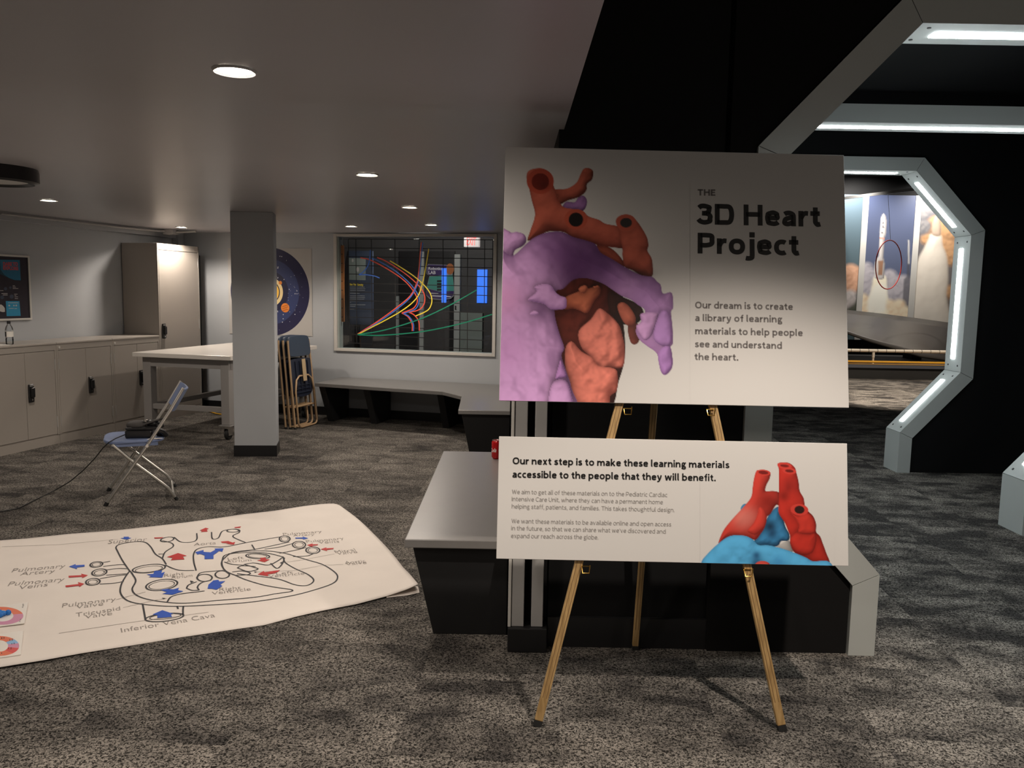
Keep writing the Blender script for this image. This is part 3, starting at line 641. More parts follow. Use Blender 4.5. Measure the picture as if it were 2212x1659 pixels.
pic.form(P1('200,630 215,570 245,470 225,380 205,290 192,240 203,200 245,183 300,185 345,222 360,290 378,330 392,380 420,420 470,432 540,445 575,478 640,500 680,524 760,540 800,560 830,640 800,676 740,672 690,666 630,655 580,638 520,620 470,605 420,575 330,572 270,600'), RD, RL, 26, (-.3, -.55, .78), seed=5, bump=1.2)
pic.form(P1('745,512 756,484 792,468 842,474 870,502 902,545 938,610 946,660 940,692 966,738 973,792 967,850 900,842 850,812 800,790 786,722 786,682 772,622 762,565'), RD, RL, 24, (-.3, -.5, .8), seed=6, bump=1.4, ao=.35)
for (cx_, cy_, rx, ry, ix, iy, c1, c2) in ((278, 262, 84, 78, 54, 52, srgb(178, 74, 54), srgb(112, 34, 24)), (498, 497, 71, 64, 45, 44, srgb(186, 84, 62), srgb(28, 22, 20)), (808, 516, 62, 50, 37, 30, srgb(184, 86, 66), srgb(52, 46, 44))):
    pic.flat([Z1(*q) for q in ell(cx_, cy_, rx, ry)], c1); pic.flat([Z1(*q) for q in ell(cx_, cy_+2, ix, iy)], c2)
pic.blot(*Z1(300, 285), 12, 10, srgb(84, 26, 18), .7)
pic.blot(*Z1(330, 540), 22, 10, srgb(60, 20, 16), .6); pic.blot(*Z1(880, 830), 30, 10, srgb(50, 18, 14), .7)
pic.form(P1('350,950 420,868 560,832 660,862 750,925 790,980 772,1060 792,1150 802,1260 796,1380 762,1500 700,1680 445,1680 390,1340 390,1260 365,1150 335,1070'), BD, srgb(112, 48, 38), 40, bump=3, seed=8, amb=.12)
pic.form(P1('700,950 780,975 880,1020 915,1070 890,1130 820,1150 760,1130 705,1060'), srgb(16, 10, 10), srgb(66, 34, 28), 14, seed=9)
pic.form(P1('820,1155 885,1145 890,1240 866,1270 834,1252'), SD, srgb(140, 72, 60), 14, seed=3)
pic.form(P1('755,1030 790,1010 830,1040 865,1100 860,1145 810,1150 772,1095'), SD, srgb(206, 112, 90), 16, seed=2)
pic.form(P1('515,1190 590,1115 640,1050 690,1075 760,1145 786,1220 800,1300 790,1405 720,1415 650,1425 580,1340 530,1285'), SD, SLt, 34, bump=3.4, bs=15, seed=11, ao=.3)
pic.form(P1('432,1300 472,1252 530,1312 600,1352 640,1402 740,1422 756,1480 750,1556 708,1592 690,1680 478,1680 468,1540 436,1440'), SD, SLt, 36, bump=3.2, bs=17, seed=12, ao=.45)
pic.form(P1('425,985 520,940 530,915 560,905 572,925 640,908 648,955 612,1000 570,1075 520,1060 480,1048 428,1052'), SD, srgb(216, 120, 88), 16, seed=14)
pic.form(P1('515,930 530,912 556,906 570,922 556,950 530,955'), SD, srgb(220, 124, 92), 8)
pic.form(P1('605,912 635,906 640,918 612,924'), SD, srgb(220, 124, 92), 5, smooth=False)
pic.form(P1('20,560 80,568 100,580 132,575 178,590 192,630 170,662 120,690 100,745 20,765'), PD, LL, 22, seed=21, bump=2.4)
pic.form(P1('0,765 110,722 190,650 240,610 320,578 410,574 480,606 560,628 620,652 650,702 720,742 800,792 900,842 968,852 1000,882 1022,902 1036,956 1090,950 1100,1040 1086,1070 1095,1160 1098,1260 1082,1290 1096,1360 1090,1420 1050,1460 1020,1430 1000,1330 940,1282 890,1240 868,1180 905,1120 925,1060 880,1025 840,995 780,970 720,930 660,892 560,860 480,872 420,925 372,948 366,1080 395,1200 425,1290 408,1340 440,1440 470,1540 476,1680 0,1680'),
         PD, LL, 60, (-.30, .15, .94), bump=3.2, bs=20, seed=31, ao=.5, aor=12, amb=.32,
         tint=[(*Z1(330, 640), 50, srgb(140, 90, 156), .5), (*Z1(430, 700), 46, srgb(120, 72, 132), .75), (*Z1(560, 740), 60, srgb(92, 52, 104), .9), (*Z1(680, 800), 46, srgb(96, 56, 110), .9), (*Z1(480, 820), 40, srgb(86, 46, 96), .8), (*Z1(740, 860), 24, srgb(176, 124, 190), .6), (*Z1(930, 930), 50, srgb(160, 112, 178), .6), (*Z1(980, 1120), 60, srgb(170, 122, 190), .6), (*Z1(1050, 1380), 50, srgb(150, 104, 168), .6), (*Z1(60, 980), 40, srgb(222, 156, 206), .7), (*Z1(60, 1300), 50, srgb(214, 152, 214), .5), (*Z1(280, 1050), 22, srgb(140, 96, 150), .6)])
pic.form(P1('900,1080 1000,1075 1002,1120 965,1215 925,1245 895,1215 870,1160 900,1130'), PD, LL, 15, (-.3, -.3, .9), seed=34, ao=.2)
pic.form(P1('1015,1080 1060,1060 1085,1120 1090,1230 1070,1280 1010,1270 975,1215'), PD, srgb(188, 140, 206), 16, (-.3, -.2, .9), seed=36, ao=.3)
pic.form(P1('1030,1290 1080,1285 1095,1360 1088,1420 1050,1458 1022,1430 1005,1340'), PD, srgb(180, 132, 198), 16, seed=37, ao=.15)
pic.form(P1('203,990 255,945 243,915 292,898 342,905 370,945 402,970 437,985 437,1042 395,1055 342,1052 300,1020 228,1005'), LD, LL, 14, seed=38, ao=.5)
pic.form(P1('215,1078 240,1062 265,1072 258,1086 225,1090'), LD, LL, 6, ao=.3)
pic.form(P1('335,1570 362,1500 420,1488 456,1532 476,1680 338,1680'), PD, LL, 20, (-.3, -.2, .9), seed=40, ao=.6)
pic.form(P1('372,1480 392,1400 405,1370 432,1440 436,1470 400,1480'), PD, srgb(190, 138, 200), 12, seed=41, ao=.5)
pic.build('heart_picture', front, .0006, up_b)
m = MB()
Z2 = lambda x, y: (1460+x/3.190, 380+y/3.190)
def w2(s, x0, y0, x1, y1, cap, **k):
    a, b = Z2(x0, y0), Z2(x1, y1); write(m, s, front, a[0], a[1], b[0], b[1], cap/3.19, **k)
w2('THE', 150, 135, 272, 137, 44, stroke=.23)
m.build('small_title_lettering', M['inkgrey'], up_b); m = MB()
w2('3D Heart', 142, 333, 1000, 351, 143, stroke=.225); m.build('title_line', M['ink'], up_b); m = MB(); w2('Project', 150, 534, 852, 549, 143, stroke=.225)
m.build('title_line', M['ink'], up_b); m = MB()
for s, x0, y0, x1, y1 in (('Our dream is to create', 133, 912, 806, 924), ('a library of learning', 133, 1000, 733, 1010), ('materials to help people', 133, 1090, 874, 1104), ('see and understand', 131, 1180, 731, 1192), ('the heart.', 129, 1268, 430, 1273)):
    m = MB(); w2(s, x0, y0, x1, y1, 46, stroke=.205); m.build('text_line', M['inkgrey'], up_b)
# --- picture on the lower board
Z4 = lambda x, y: (1480+x/5.353, 930+y/5.353)
def P4(s): return [Z4(*map(float, q.split(','))) for q in s.split()]
pic = Pic(1512, 1802, 995, 1216.5, 1.5, BW).warp(None, lambda x: 1206.5+(x-1072)*16/761)
KB = [Z4(180, 1536), Z4(1710, 1567)]
CD, CL = srgb(14, 52, 98), srgb(84, 174, 228); QD, QL = srgb(104, 20, 16), srgb(212, 66, 54)
pic.form(P4('645,920 655,870 695,846 750,858 765,950 690,1000'), CD, CL, 10, seed=51)
pic.form(P4('950,1010 1005,930 1060,885 1110,900 1155,1100 1205,1200 1195,1272 1110,1280 1060,1340 850,1330 790,1290 880,1170'), srgb(14, 34, 66), srgb(70, 156, 214), 20, seed=52, bump=2.4, tint=[(*Z4(985, 1110), 15, srgb(20, 38, 64), .9), (*Z4(1010, 1200), 12, srgb(26, 52, 88), .7)])
pic.form(P4('1065,1345 1090,1320 1180,1275 1215,1290 1250,1400 1140,1380'), BW*.93, BW*.98, 6, ao=0, bump=0)
pic.form(P4('385,1310 440,1160 540,1030 660,900 745,800 772,740 778,680 795,560 822,470 860,456 930,456 985,486 976,560 940,630 930,700 1010,698 1085,715 1140,770 1200,800 1240,860 1200,960 1120,960 1095,885 1060,860 1030,890 990,960 940,1010 920,1120 870,1200 820,1262 760,1255 600,1225 480,1245'), QD, QL, 16, (-.45, -.3, .82), seed=55, bump=.8, tint=[(*Z4(660, 1010), 22, srgb(222, 128, 116), .75), (*Z4(740, 1000), 20, srgb(214, 120, 110), .6), (*Z4(960, 820), 24, srgb(122, 22, 14), .7)])
pic.form(P4('1085,720 1082,450 1065,392 1100,370 1200,374 1268,428 1285,482 1312,590 1326,700 1370,780 1386,870 1420,930 1480,990 1515,1080 1515,1172 1560,1222 1590,1300 1630,1410 1665,1540 1480,1525 1360,1470 1260,1405 1215,1312 1215,1225 1195,1170 1150,1062 1085,960 1080,870'), QD, srgb(204, 52, 40), 18, (-.4, -.3, .85), seed=57, bump=1.0, tint=[(*Z4(1200, 640), 18, srgb(132, 30, 24), .7), (*Z4(1140, 760), 12, srgb(110, 20, 12), .7)])
pic.form(P4('835,970 850,900 882,886 925,925 945,1000 925,1100 870,1165 800,1205 720,1160 790,1070'), QD, QL, 12, seed=59, bump=.8, ao=.2)
pic.form(P4('1215,1290 1240,1220 1310,1175 1440,1195 1500,1190 1520,1260 1480,1400 1390,1440 1280,1405'), QD, srgb(206, 54, 42), 16, (-.3, -.4, .86), seed=60, bump=.8, ao=.35)
pic.form(P4('1225,930 1240,970 1320,990 1420,960 1480,1010 1510,1090 1500,1180 1400,1200 1310,1180 1318,1110 1290,1050'), QD, srgb(200, 56, 44), 14, seed=61, bump=.8, ao=.4)
for cx_, cy_, rx, ry, ix, iy, c2 in ((905, 486, 82, 33, 58, 21, srgb(120, 26, 22)), (1150, 408, 84, 36, 52, 16, srgb(120, 28, 24)), (1205, 468, 80, 36, 48, 18, srgb(110, 24, 20)), (1322, 916, 104, 66, 58, 46, srgb(46, 20, 16))):
    pic.flat([Z4(*q) for q in ell(cx_, cy_, rx, ry, 6)], srgb(202, 62, 52)); pic.flat([Z4(*q) for q in ell(cx_, cy_, ix, iy, 6)], c2)
pic.form(P4('170,1720 185,1530 250,1435 380,1310 520,1220 680,1216 780,1258 845,1322 960,1326 1100,1358 1250,1408 1400,1470 1480,1512 1640,1508 1712,1580 1720,1740'), CD, srgb(92, 182, 234), 26, (-.1, -.5, .86), seed=63, bump=1.4, ao=.45, tint=[(*Z4(825, 1440), 9, srgb(22, 66, 112), .8), (*Z4(830, 1540), 14, srgb(18, 58, 104), .8), (*Z4(1080, 1530), 16, srgb(44, 116, 178), .5)])
pic.form([Z4(*q) for q in ell(895, 1560, 88, 52)], QD, srgb(214, 80, 70), 10, ao=.2, bump=0)
o = pic.build('heart_picture', front, .0006, lo_b)
m = MB()
Z3 = lambda x, y: (1060+x/5.027, 930+y/5.027)
def w3(s, x0, y0, x1, y1, cap, **k): write(m, s, front, x0, y0, x1, y1, cap, off=.0011, **k)
w3('Our next step is to make these learning materials', 1107.5, 1002.5, 1575.5, 1011.5, 14.6, stroke=.20)
m.build('heading_line', M['ink'], lo_b); m = MB()
w3('accessible to the people that they will benefit.', 1107, 1031.5, 1546, 1039.5, 14.6, stroke=.20)
m.build('heading_line', M['ink'], lo_b)
for s, x0, y0, x1, y1 in (('We aim to get all of these materials on to the Pediatric Cardiac', 1106, 1066.5, 1441.5, 1073.5), ('Intensive Care Unit, where they can have a permanent home', 1105.5, 1082, 1432, 1089),
        ('helping staff, patients, and families. This takes thoughtful design.', 1105.5, 1098, 1457, 1106), ('We want these materials to be available online and open access', 1105, 1129.5, 1450, 1137),
        ('in the future, so that we can share what we\'ve discovered and', 1104.5, 1145, 1438, 1152.5), ('expand our reach across the globe.', 1104, 1161.5, 1292.5, 1165)):
    m = MB(); w3(s, x0, y0, x1, y1, 9.2, stroke=.125); m.build('text_line', M['inklight'], lo_b)

# ------------------------------------------------------------------ steel cabinets along the left wall
def latch(v, z, lab, parent):
    h = MB().rbox(-6.0, -5.982, v, v+.058, z, z+.165).build('latch_handle', M['plastic'], parent, bevel=.012, seg=3)
    MB().rbox(-5.982, -5.962, v+.010, v+.050, z+.045, z+.135).build('lever', M['plastic'], h, bevel=.008, seg=3)
    MB().lathe([(0, 0), (.009, 0), (.009, .004), (0, .004)], R(-5.982, v+.03, z+.022), 14, 0, U).build('key_lock', M['chrome'], h)
    MB().rbox(-5.982, -5.979, v+.008, v+.05, z+.146, z+.154).build('label_strip', M['conduit'], h)
CL_ = ['low steel cabinet below the framed poster, cut by the left edge of the photo', 'low steel cabinet in the middle of the three', 'low steel cabinet beside the tall one, half in the table\'s shadow']
for i, (v0, v1) in enumerate(((5.665, 6.392), (6.396, 7.126), (7.130, 7.860))):
    t = thing('steel_cabinet', CL_[i], 'cabinet', R(-6.22, (v0+v1)/2, 0), 'low beige steel cabinets')
    z1 = .955
    MB().rbox(-6.455, -6.012, v0, v1, .0, z1-.022).rbox(-6.012, -6.0, v0, v0+.02, .085, z1-.022).rbox(-6.012, -6.0, v1-.02, v1, .085, z1-.022).rbox(-6.012, -6.0, v0, v1, .0, .078).rbox(-6.012, -6.0, v0+.02, v1-.02, z1-.072, z1-.022).build('carcass', M['steel'], t)
    MB().rbox(-6.455, -5.996, v0, v1, z1-.022, z1).build('cabinet_top', M['steel'], t, bevel=.006)
    mid = (v0+v1)/2
    for (a, b) in ((v0+.024, mid-.002), (mid+.002, v1-.024)):
        d = MB().rbox(-6.011, -6.001, a, b, .092, z1-.077).build('door', M['steel'], t, bevel=.002)
        hv = a-.004 if a < mid else b+.0
        for zz in (.16, .70):
            MB().rbox(-6.004, -5.997, hv-.002, hv+.006, zz, zz+.10).build('hinge', M['conduit'], d, bevel=.002)
        if a > mid: latch(a+.014, .43, None, d)
    MB().lathe([(0, 0), (.012, 0), (.012, .003), (0, .003)], R(-6.0, v0+.035, z1-.047), 14, 0, U).build('maker_badge', M['white'], t)
t = thing('steel_cabinet', 'tall beige steel cabinet standing at the end of the low ones', 'cabinet', R(-6.22, 8.24, 0))
MB().rbox(-6.455, -6.012, 7.866, 8.612, 0, 1.965).rbox(-6.012, -6.0, 7.866, 7.886, .085, 1.965).rbox(-6.012, -6.0, 8.592, 8.612, .085, 1.965).rbox(-6.012, -6.0, 7.866, 8.612, 1.895, 1.965).rbox(-6.012, -6.0, 7.866, 8.612, 0, .085).build('carcass', M['steel'], t, bevel=.002)
d = MB().rbox(-6.011, -6.001, 7.890, 8.588, .092, 1.889).build('door', M['steel'], t, bevel=.002)
latch(7.905, .915, None, d)
for zz in (.2, 1.0, 1.72): MB().rbox(-6.004, -5.997, 8.586, 8.594, zz, zz+.11).build('hinge', M['conduit'], d, bevel=.002)
MB().lathe([(0, 0), (.012, 0), (.012, .003), (0, .003)], R(-6.0, 7.915, 1.93), 14, 0, U).build('maker_badge', M['white'], t)
t = thing('leaning_board', 'narrow black panel leaning in the gap beside the tall steel cabinet', 'panel', R(-6.2, 8.8, 0))
MB().rbox(-6.36, -6.077, 8.72, 8.75, 0, 1.87).build('panel_face', M['black'], t, bevel=.004)
# water bottle and paper on the first cabinet
bc = R(-6.125, 6.0, .955)
t = thing('water_bottle', 'clear plastic water bottle with a pale label and dark cap on the cabinet', 'bottle', bc)
b = MB().lathe([(0, .001), (.026, 0), (.031, .006), (.0315, .05), (.029, .055), (.0315, .062), (.0315, .135), (.026, .155), (.014, .178), (.0125, .182), (.0125, .192)], bc, 28).build('bottle_body', M['clear'], t, smooth=True)
MB().lathe([(.0318, .068), (.0321, .068), (.0321, .116), (.0318, .116)], bc, 28).build('label_band', M['paper'], t, smooth=True)
m = MB(); m.add([bc+np.array([.0325*math.cos(a), .0325*math.sin(a), z]) for a in np.linspace(-2.6, -1.75, 8) for z in (.07, .114)], [(2*i, 2*i+2, 2*i+3, 2*i+1) for i in range(7)]); m.build('label_print', M['dark'], t)
MB().lathe([(.0145, .184), (.0150, .186), (.0150, .206), (.013, .209), (0, .209)], bc, 24).build('bottle_cap', M['plastic'], t, smooth=True)
o = MB().prism([R(-6.22, 5.78, .9555), R(-6.06, 5.74, .9555), R(-6.05, 5.93, .9555), R(-6.2, 5.96, .9555)], (0, 0, .002)).build('paper_sheet', M['paper']); tag(o, 'pale sheet of paper on the cabinet beside the water bottle', 'paper')

# ------------------------------------------------------------------ framed poster on the left wall
lwp = on(R(-6.47, 6, 1), U)
v0, v1, z0, z1 = 5.77, 6.597, 1.150, 1.763
t = thing('framed_poster', 'dark space poster in a thin pale frame on the left wall', 'poster', R(-6.46, (v0+v1)/2, z0))
f = .018
MB().rbox(-6.469, -6.452, v0, v1, z0, z0+f).rbox(-6.469, -6.452, v0, v1, z1-f, z1).rbox(-6.469, -6.452, v0, v0+f, z0+f, z1-f).rbox(-6.469, -6.452, v1-f, v1, z0+f, z1-f).build('poster_frame', M['white'], t)
MB().rbox(-6.469, -6.460, v0+f, v1-f, z0+f, z1-f).build('poster_sheet', M['posterdark'], t)
pf = on(R(-6.460, 6, 1), U)
Zp = lambda x, y: (x/6.379, 520+y/6.381)
def pp(mb, s, off): mb.poly([pf(*Zp(*q), off) for q in s])
m = MB(); pp(m, [(-300, 255), (272, 265), (286, 550), (200, 545), (130, 520), (60, 485), (-20, 450), (-160, 400), (-300, 380)], .0004); m.build('planet_limb_picture', M['posterteal'], t)
m = MB(); pp(m, [(0, 262), (272, 265), (286, 545), (200, 540), (130, 515), (60, 470), (10, 400)], .0008); m.build('sky_picture', M['postersky'], t)
m = MB(); pp(m, [(80, 832), (268, 832), (285, 1035), (92, 1040)], .0006); m.build('blue_info_panel', M['posterblue'], t)
m = MB()
for s, x0, y0, x1, y1, c in (('DARE TO', 44, 344, 248, 346, 48), ('EXPLORE', 44, 398, 254, 404, 44)):
    a, b = Zp(x0, y0), Zp(x1, y1); write(m, s, pf, *a, *b, c/6.38, off=.0012, bold=.05)
m.build('title_lettering', M['posterred'], t)
m = MB()
for (x, y, w, h) in ((175, 618, 30, 7), (175, 636, 44, 7), (176, 655, 76, 7), (195, 733, 46, 6), (200, 752, 24, 6), (202, 772, 46, 6), (204, 796, 44, 6), (20, 725, 84, 7), (40, 745, 64, 7), (0, 685, 46, 6), (112, 852, 140, 7), (122, 930, 70, 7), (200, 932, 34, 7)):
    m = MB(); m.poly([pf(*Zp(*q), .0011) for q in ((x, y), (x+w, y), (x+w, y+h), (x, y+h))]); m.build('caption_line', M['posterpale'], t)
m = MB()
for (x, y, r) in ((128, 893, 12), (192, 893, 10), (224, 892, 12)): m.poly([pf(*Zp(*q), .0011) for q in ell(x, y, r, r, n=12)[:-1]])
m.poly([pf(*Zp(*q), .0011) for q in ((-10, 880), (18, 880), (45, 900), (66, 930), (68, 980), (40, 984), (5, 975), (-10, 960))])
m.build('icon_pictures', M['posterpale'], t)
m = MB()
for (x, y, r) in ((76, 662, 22), (143, 646, 17), (30, 780, 26), (160, 770, 28)): m.poly([pf(*Zp(*q), .0009) for q in ell(x, y, r, r, n=16)[:-1]])
m.build('spacecraft_pictures', M['graphblue'], t)

# ------------------------------------------------------------------ work table on casters
t = thing('work_table', 'large white-topped work table on grey steel legs with casters', 'table', R(-5.05, 7.8, 0))
tu0, tu1, tv0, tv1 = -5.63, -4.53, 6.96, 8.72
MB().rbox(tu0, tu1, tv0, tv1, .795, .838).build('tabletop', M['tablewhite'], t, bevel=.004)
MB().rbox(tu0+.09, tu1-.09, tv0+.07, tv0+.11, .70, .795).rbox(tu0+.09, tu1-.09, tv1-.11, tv1-.07, .70, .795).rbox(tu0+.06, tu0+.10, tv0+.1, tv1-.1, .70, .795).rbox(tu1-.10, tu1-.06, tv0+.1, tv1-.1, .70, .795).build('apron', M['greysteel'], t)
for (u, v) in ((tu0+.11, tv0+.11), (tu1-.11, tv0+.11), (tu0+.11, tv1-.11), (tu1-.11, tv1-.11)):
    lg = MB().rbox(u-.045, u+.045, v-.045, v+.045, .152, .795).build('leg', M['greysteel'], t, bevel=.004)
    c = MB().rbox(u-.065, u+.065, v-.065, v+.065, .142, .150).build('caster', M['greysteel'], t)
    MB().rbox(u-.030, u-.022, v-.035, v+.035, .045, .142).rbox(u+.022, u+.030, v-.035, v+.035, .045, .142).rbox(u-.03, u+.03, v-.035, v+.035, .13, .142).build('caster_fork', M['chrome'], c)
    MB().lathe([(0, -.018), (.046, -.018), (.052, -.012), (.052, .012), (.046, .018), (0, .018)], R(u, v, .053), 24, 0, U).build('wheel', M['rubber'], c, smooth=True)
for (a, b, c_, d_) in ((tu0+.155, tu1-.155, tv0+.085, tv0+.135), (tu0+.155, tu1-.155, tv1-.135, tv1-.085), (tu0+.085, tu0+.135, tv0+.155, tv1-.155), (tu1-.135, tu1-.085, tv0+.155, tv1-.155)):
    MB().rbox(a, b, c_, d_, .27, .32).build('stretcher', M['greysteel'], t, bevel=.002)
yc = [R(-5.72, 8.66, .012), R(-5.66, 8.45, .012), R(-5.52, 8.36, .06)]
path = [R(-5.44+.07*math.sin(a*1.0)+.01*a, 8.30+.02*math.cos(a*1.7), .02+.012*a+.05*abs(math.sin(a*.9))) for a in np.linspace(0, 14, 70)]
o = MB().tube([R(-5.95, 8.62, .01), R(-5.7, 8.45, .01)] + path, .007, 6).build('extension_cord', M['yellowcord'], smooth=True); tag(o, 'coiled yellow extension cord on the floor under the work table', 'cord')

# ------------------------------------------------------------------ folding chairs
def chair_tubes(side, r, mt, t):
    pass
fo = np.array([-2.757, 5.457, 0]); sd_ = np.array([.914, .406, 0]); la_ = np.array([-.406, .914, 0])
def CP(s, l, z): return fo+sd_*s+la_*l+np.array([0, 0, z])
CW = .445
t = thing('folding_chair', 'open blue folding chair with silver legs holding a black headset', 'chair', CP(.23, CW/2, 0))
for l in (0, CW):
    f_ = MB().tube([CP(.006, l, .016), CP(.27, l, .402), CP(.42, l, .635), CP(.512, l, .795)], .0115, 10).build('front_leg', M['nickel'], t, smooth=True)
    MB().tube([CP(-.002, l, .0), CP(.012, l, .024)], .0145, 10).build('rubber_foot', M['rubber'], f_, smooth=True)
    g_ = MB().tube([CP(.06, l*.94+.013, .412), CP(.184, l*.94+.013, .285), CP(.36, l*.94+.013, .125), CP(.395, l*.94+.013, .092), CP(.446, l*.94+.013, .012)], .0105, 10).build('rear_leg', M['nickel'], t, smooth=True)
    MB().tube([CP(.440, l*.94+.013, .022), CP(.454, l*.94+.013, .0)], .0135, 10).build('rubber_foot', M['rubber'], g_, smooth=True)
MB().tube([CP(.428, .013, .042), CP(.428, CW*.94+.013, .042)], .0095, 10).build('crossbar', M['nickel'], t, smooth=True)
MB().tube([CP(.06, .013, .412), CP(.06, CW*.94+.013, .412)], .010, 10).build('crossbar', M['nickel'], t, smooth=True)
m = MB(); so = []
for (s, l) in smooth_poly([(.0, .10), (-.005, .22), (.0, .345), (.05, .425), (.2, .432), (.32, .42), (.375, .36), (.385, .22), (.375, .085), (.32, .025), (.2, .013), (.05, .02)], 5): so.append(CP(s, l, .418))
m.prism(so, (0, 0, .022)); m.build('seat', M['blue'], t, bevel=.008, seg=3)
MB().bar(CP(.05, .025, .408), CP(.34, .025, .408), la_*.006, np.array([0, 0, .01])).bar(CP(.05, CW-.025, .408), CP(.34, CW-.025, .408), la_*.006, np.array([0, 0, .01])).build('seat_rail', M['blue'], t)
m = MB(); n_ = 12; bk = []                                          # curved backrest panel
bd = np.array([.092, 0, .160]); bd = sd_*bd[0]+np.array([0, 0, bd[2]]); bn_ = np.cross(la_, bd); bn_ /= np.linalg.norm(bn_)
for th in (0, .016):
    for k in range(n_+1):
        l = CW*k/n_; c = .035*math.sin(math.pi*k/n_)
        for q in (0, .33, .66, 1.0):
            rnd = .06*(abs(2*k/n_-1)**6)*(1 if q == 1.0 else 0)
            m.v.append(tuple(CP(.425, l, .635)+bd*(q*(1-rnd))+bn_*(c*(1 if np.dot(bn_, sd_) > 0 else -1)+th-.008)))
W4 = 4; N1 = (n_+1)*W4
for k in range(n_):
    for q in range(3):
        a = k*W4+q; m.f.append((a, a+W4, a+W4+1, a+1)); m.f.append((N1+a, N1+a+1, N1+a+W4+1, N1+a+W4))
    for q in (0, 3): a = k*W4+q; m.f.append((a, N1+a, N1+a+W4, a+W4))
for k in (0, n_):
    for q in range(3): a = k*W4+q; m.f.append((a, a+1, N1+a+1, N1+a))
m.m = [0]*len(m.f); m.build('backrest', M['blue'], t, bevel=.004, smooth=True)
for l in (-.002, CW+.002): MB().tube([CP(.27, l-.016 if l < .1 else l+.016, .402), CP(.27, l+.01 if l < .1 else l-.01, .402)], .011, 10).build('pivot_bolt', M['chrome'], t)
# headset on its seat, its paper and cable
t = thing('vr_headset', 'black headset with foam face pad and strap lying on the blue chair seat', 'headset', CP(.24, .2, .44))
h0 = np.array([-2.565, 5.70, 0]); hx = np.array([.97, .22, 0]); hy = np.array([-.22, .97, 0])
def HP(x, y, z): return h0+hx*x+hy*y+np.array([0, 0, z])
def hb(x0, x1, y0, y1, z0, z1): return [HP(x0, y0, z0), HP(x1, y0, z0), HP(x1, y1, z0), HP(x0, y1, z0), HP(x0, y0, z1), HP(x1, y0, z1), HP(x1, y1, z1), HP(x0, y1, z1)]
MB().hexa(hb(-.135, .045, -.07, .04, .4405, .495)).build('visor_housing', M['plastic'], t, bevel=.012, seg=3)
MB().hexa(hb(-.132, .10, -.06, .05, .496, .515)).build('visor_rim', M['plastic'], t, bevel=.006)
def ellipsoid(c, rx, ry, rz, ax=hx, ay=hy, seg=20, rings=12):
    vs = []; fs = []
    for i in range(rings+1):
        ph = math.pi*i/rings
        for k in range(seg):
            a = 2*math.pi*k/seg; vs.append(np.array(c)+ax*(rx*math.sin(ph)*math.cos(a))+ay*(ry*math.sin(ph)*math.sin(a))+np.array([0, 0, rz*math.cos(ph)]))
    for i in range(rings):
        for k in range(seg): fs.append((i*seg+k, i*seg+(k+1) % seg, (i+1)*seg+(k+1) % seg, (i+1)*seg+k))
    return vs, fs
m = MB(); m.add(*ellipsoid(HP(-.07, 0, .525), .068, .05, .034)); m.build('face_cushion', M['headfoam'], t, smooth=True)
m = MB(); m.add(*ellipsoid(HP(.035, .02, .53), .045, .03, .03)); m.add(*ellipsoid(HP(.085, -.01, .52), .03, .03, .022)); m.build('ear_pad', M['plastic'], t, smooth=True)
pts = [HP(-.02, -.03, .53)] + [HP(.03+.09*math.sin(a), -.02+.05*(1-math.cos(a)), .548+.018*math.sin(a*1.5)) for a in np.linspace(.2, 2.6, 12)] + [HP(.1, .05, .50)]
MB().tube(pts, .007, 8).build('strap', M['headfoam'], t, smooth=True)
MB().tube([HP(.07, -.055, .505), HP(.11, -.045, .48), HP(.125, -.02, .455), HP(.10, .01, .452), HP(.06, .02, .46)], .018, 10).build('head_strap', M['plastic'], t, smooth=True)
MB().lathe([(0, 0), (.016, 0), (.016, .01), (0, .012)], HP(-.005, -.02, .553), 16).build('dial', M['chrome'], t)
o = MB().prism([HP(.02, -.125, .4405), HP(.12, -.09, .4405), HP(.10, -.075, .4405), HP(.03, -.075, .4405)], (0, 0, .0015)).build('paper_slip', M['paper']); tag(o, 'small white paper slip under the headset on the chair', 'paper')
cp = []
for (x, y, z) in ((272, 938, .462), (250, 947, .452), (236, 955, .440), (222, 968, .395), (205, 990, .29), (180, 1016, .17), (150, 1041, .07), (115, 1061, .012), (75, 1080, .006), (40, 1098, .006), (0, 1105, .006), (-60, 1112, .006), (-120, 1150, .006)):
    cp.append(flat(z)(x, y))
o = MB().tube([p for p in [np.array(q) for q in zip(*[np.interp(np.linspace(0, len(cp)-1, 60), range(len(cp)), [c[i] for c in cp]) for i in range(3)])]], .0038, 8).build('headset_cable', M['cord'], smooth=True); tag(o, 'black cable trailing from the headset across the carpet to the left', 'cable')

# folded chairs leaning on the end of the work table
fa = math.atan2(.88, .48)
t = thing('folding_chair', 'front chair of the folded stack, tan bracket on its slate blue back', 'chair', (0, 0, 0), 'folded chairs leaning by the pillar')
FW = .44                                                             # local: x across, y to the rear, z up
def fb(x0, x1, y0, y1, z0, z1): return (x0, x1, y0, y1, z0, z1)
for s in (-1, 1):
    x = s*FW/2
    l_ = MB().tube([(x, 0, .012), (x*.97, 0, .5), (x*.93, .0, .95)], .0115, 10).build('front_leg', M['tan'], t, smooth=True)
    MB().tube([(x, 0, -.0), (x, 0, .022)], .014, 10).build('rubber_foot', M['rubber'], l_, smooth=True)
path = [(-.19, -.026, .06), (-.185, -.026, .40), (-.15, -.026, .52), (-.09, -.026, .56), (.09, -.026, .56), (.15, -.026, .52), (.185, -.026, .40), (.19, -.026, .06), (.165, -.026, .022), (.13, -.026, .012), (-.13, -.026, .012), (-.165, -.026, .022)]
MB().tube([tuple(q) for q in path], .0105, 10, True).build('rear_leg', M['tan'], t, smooth=True)
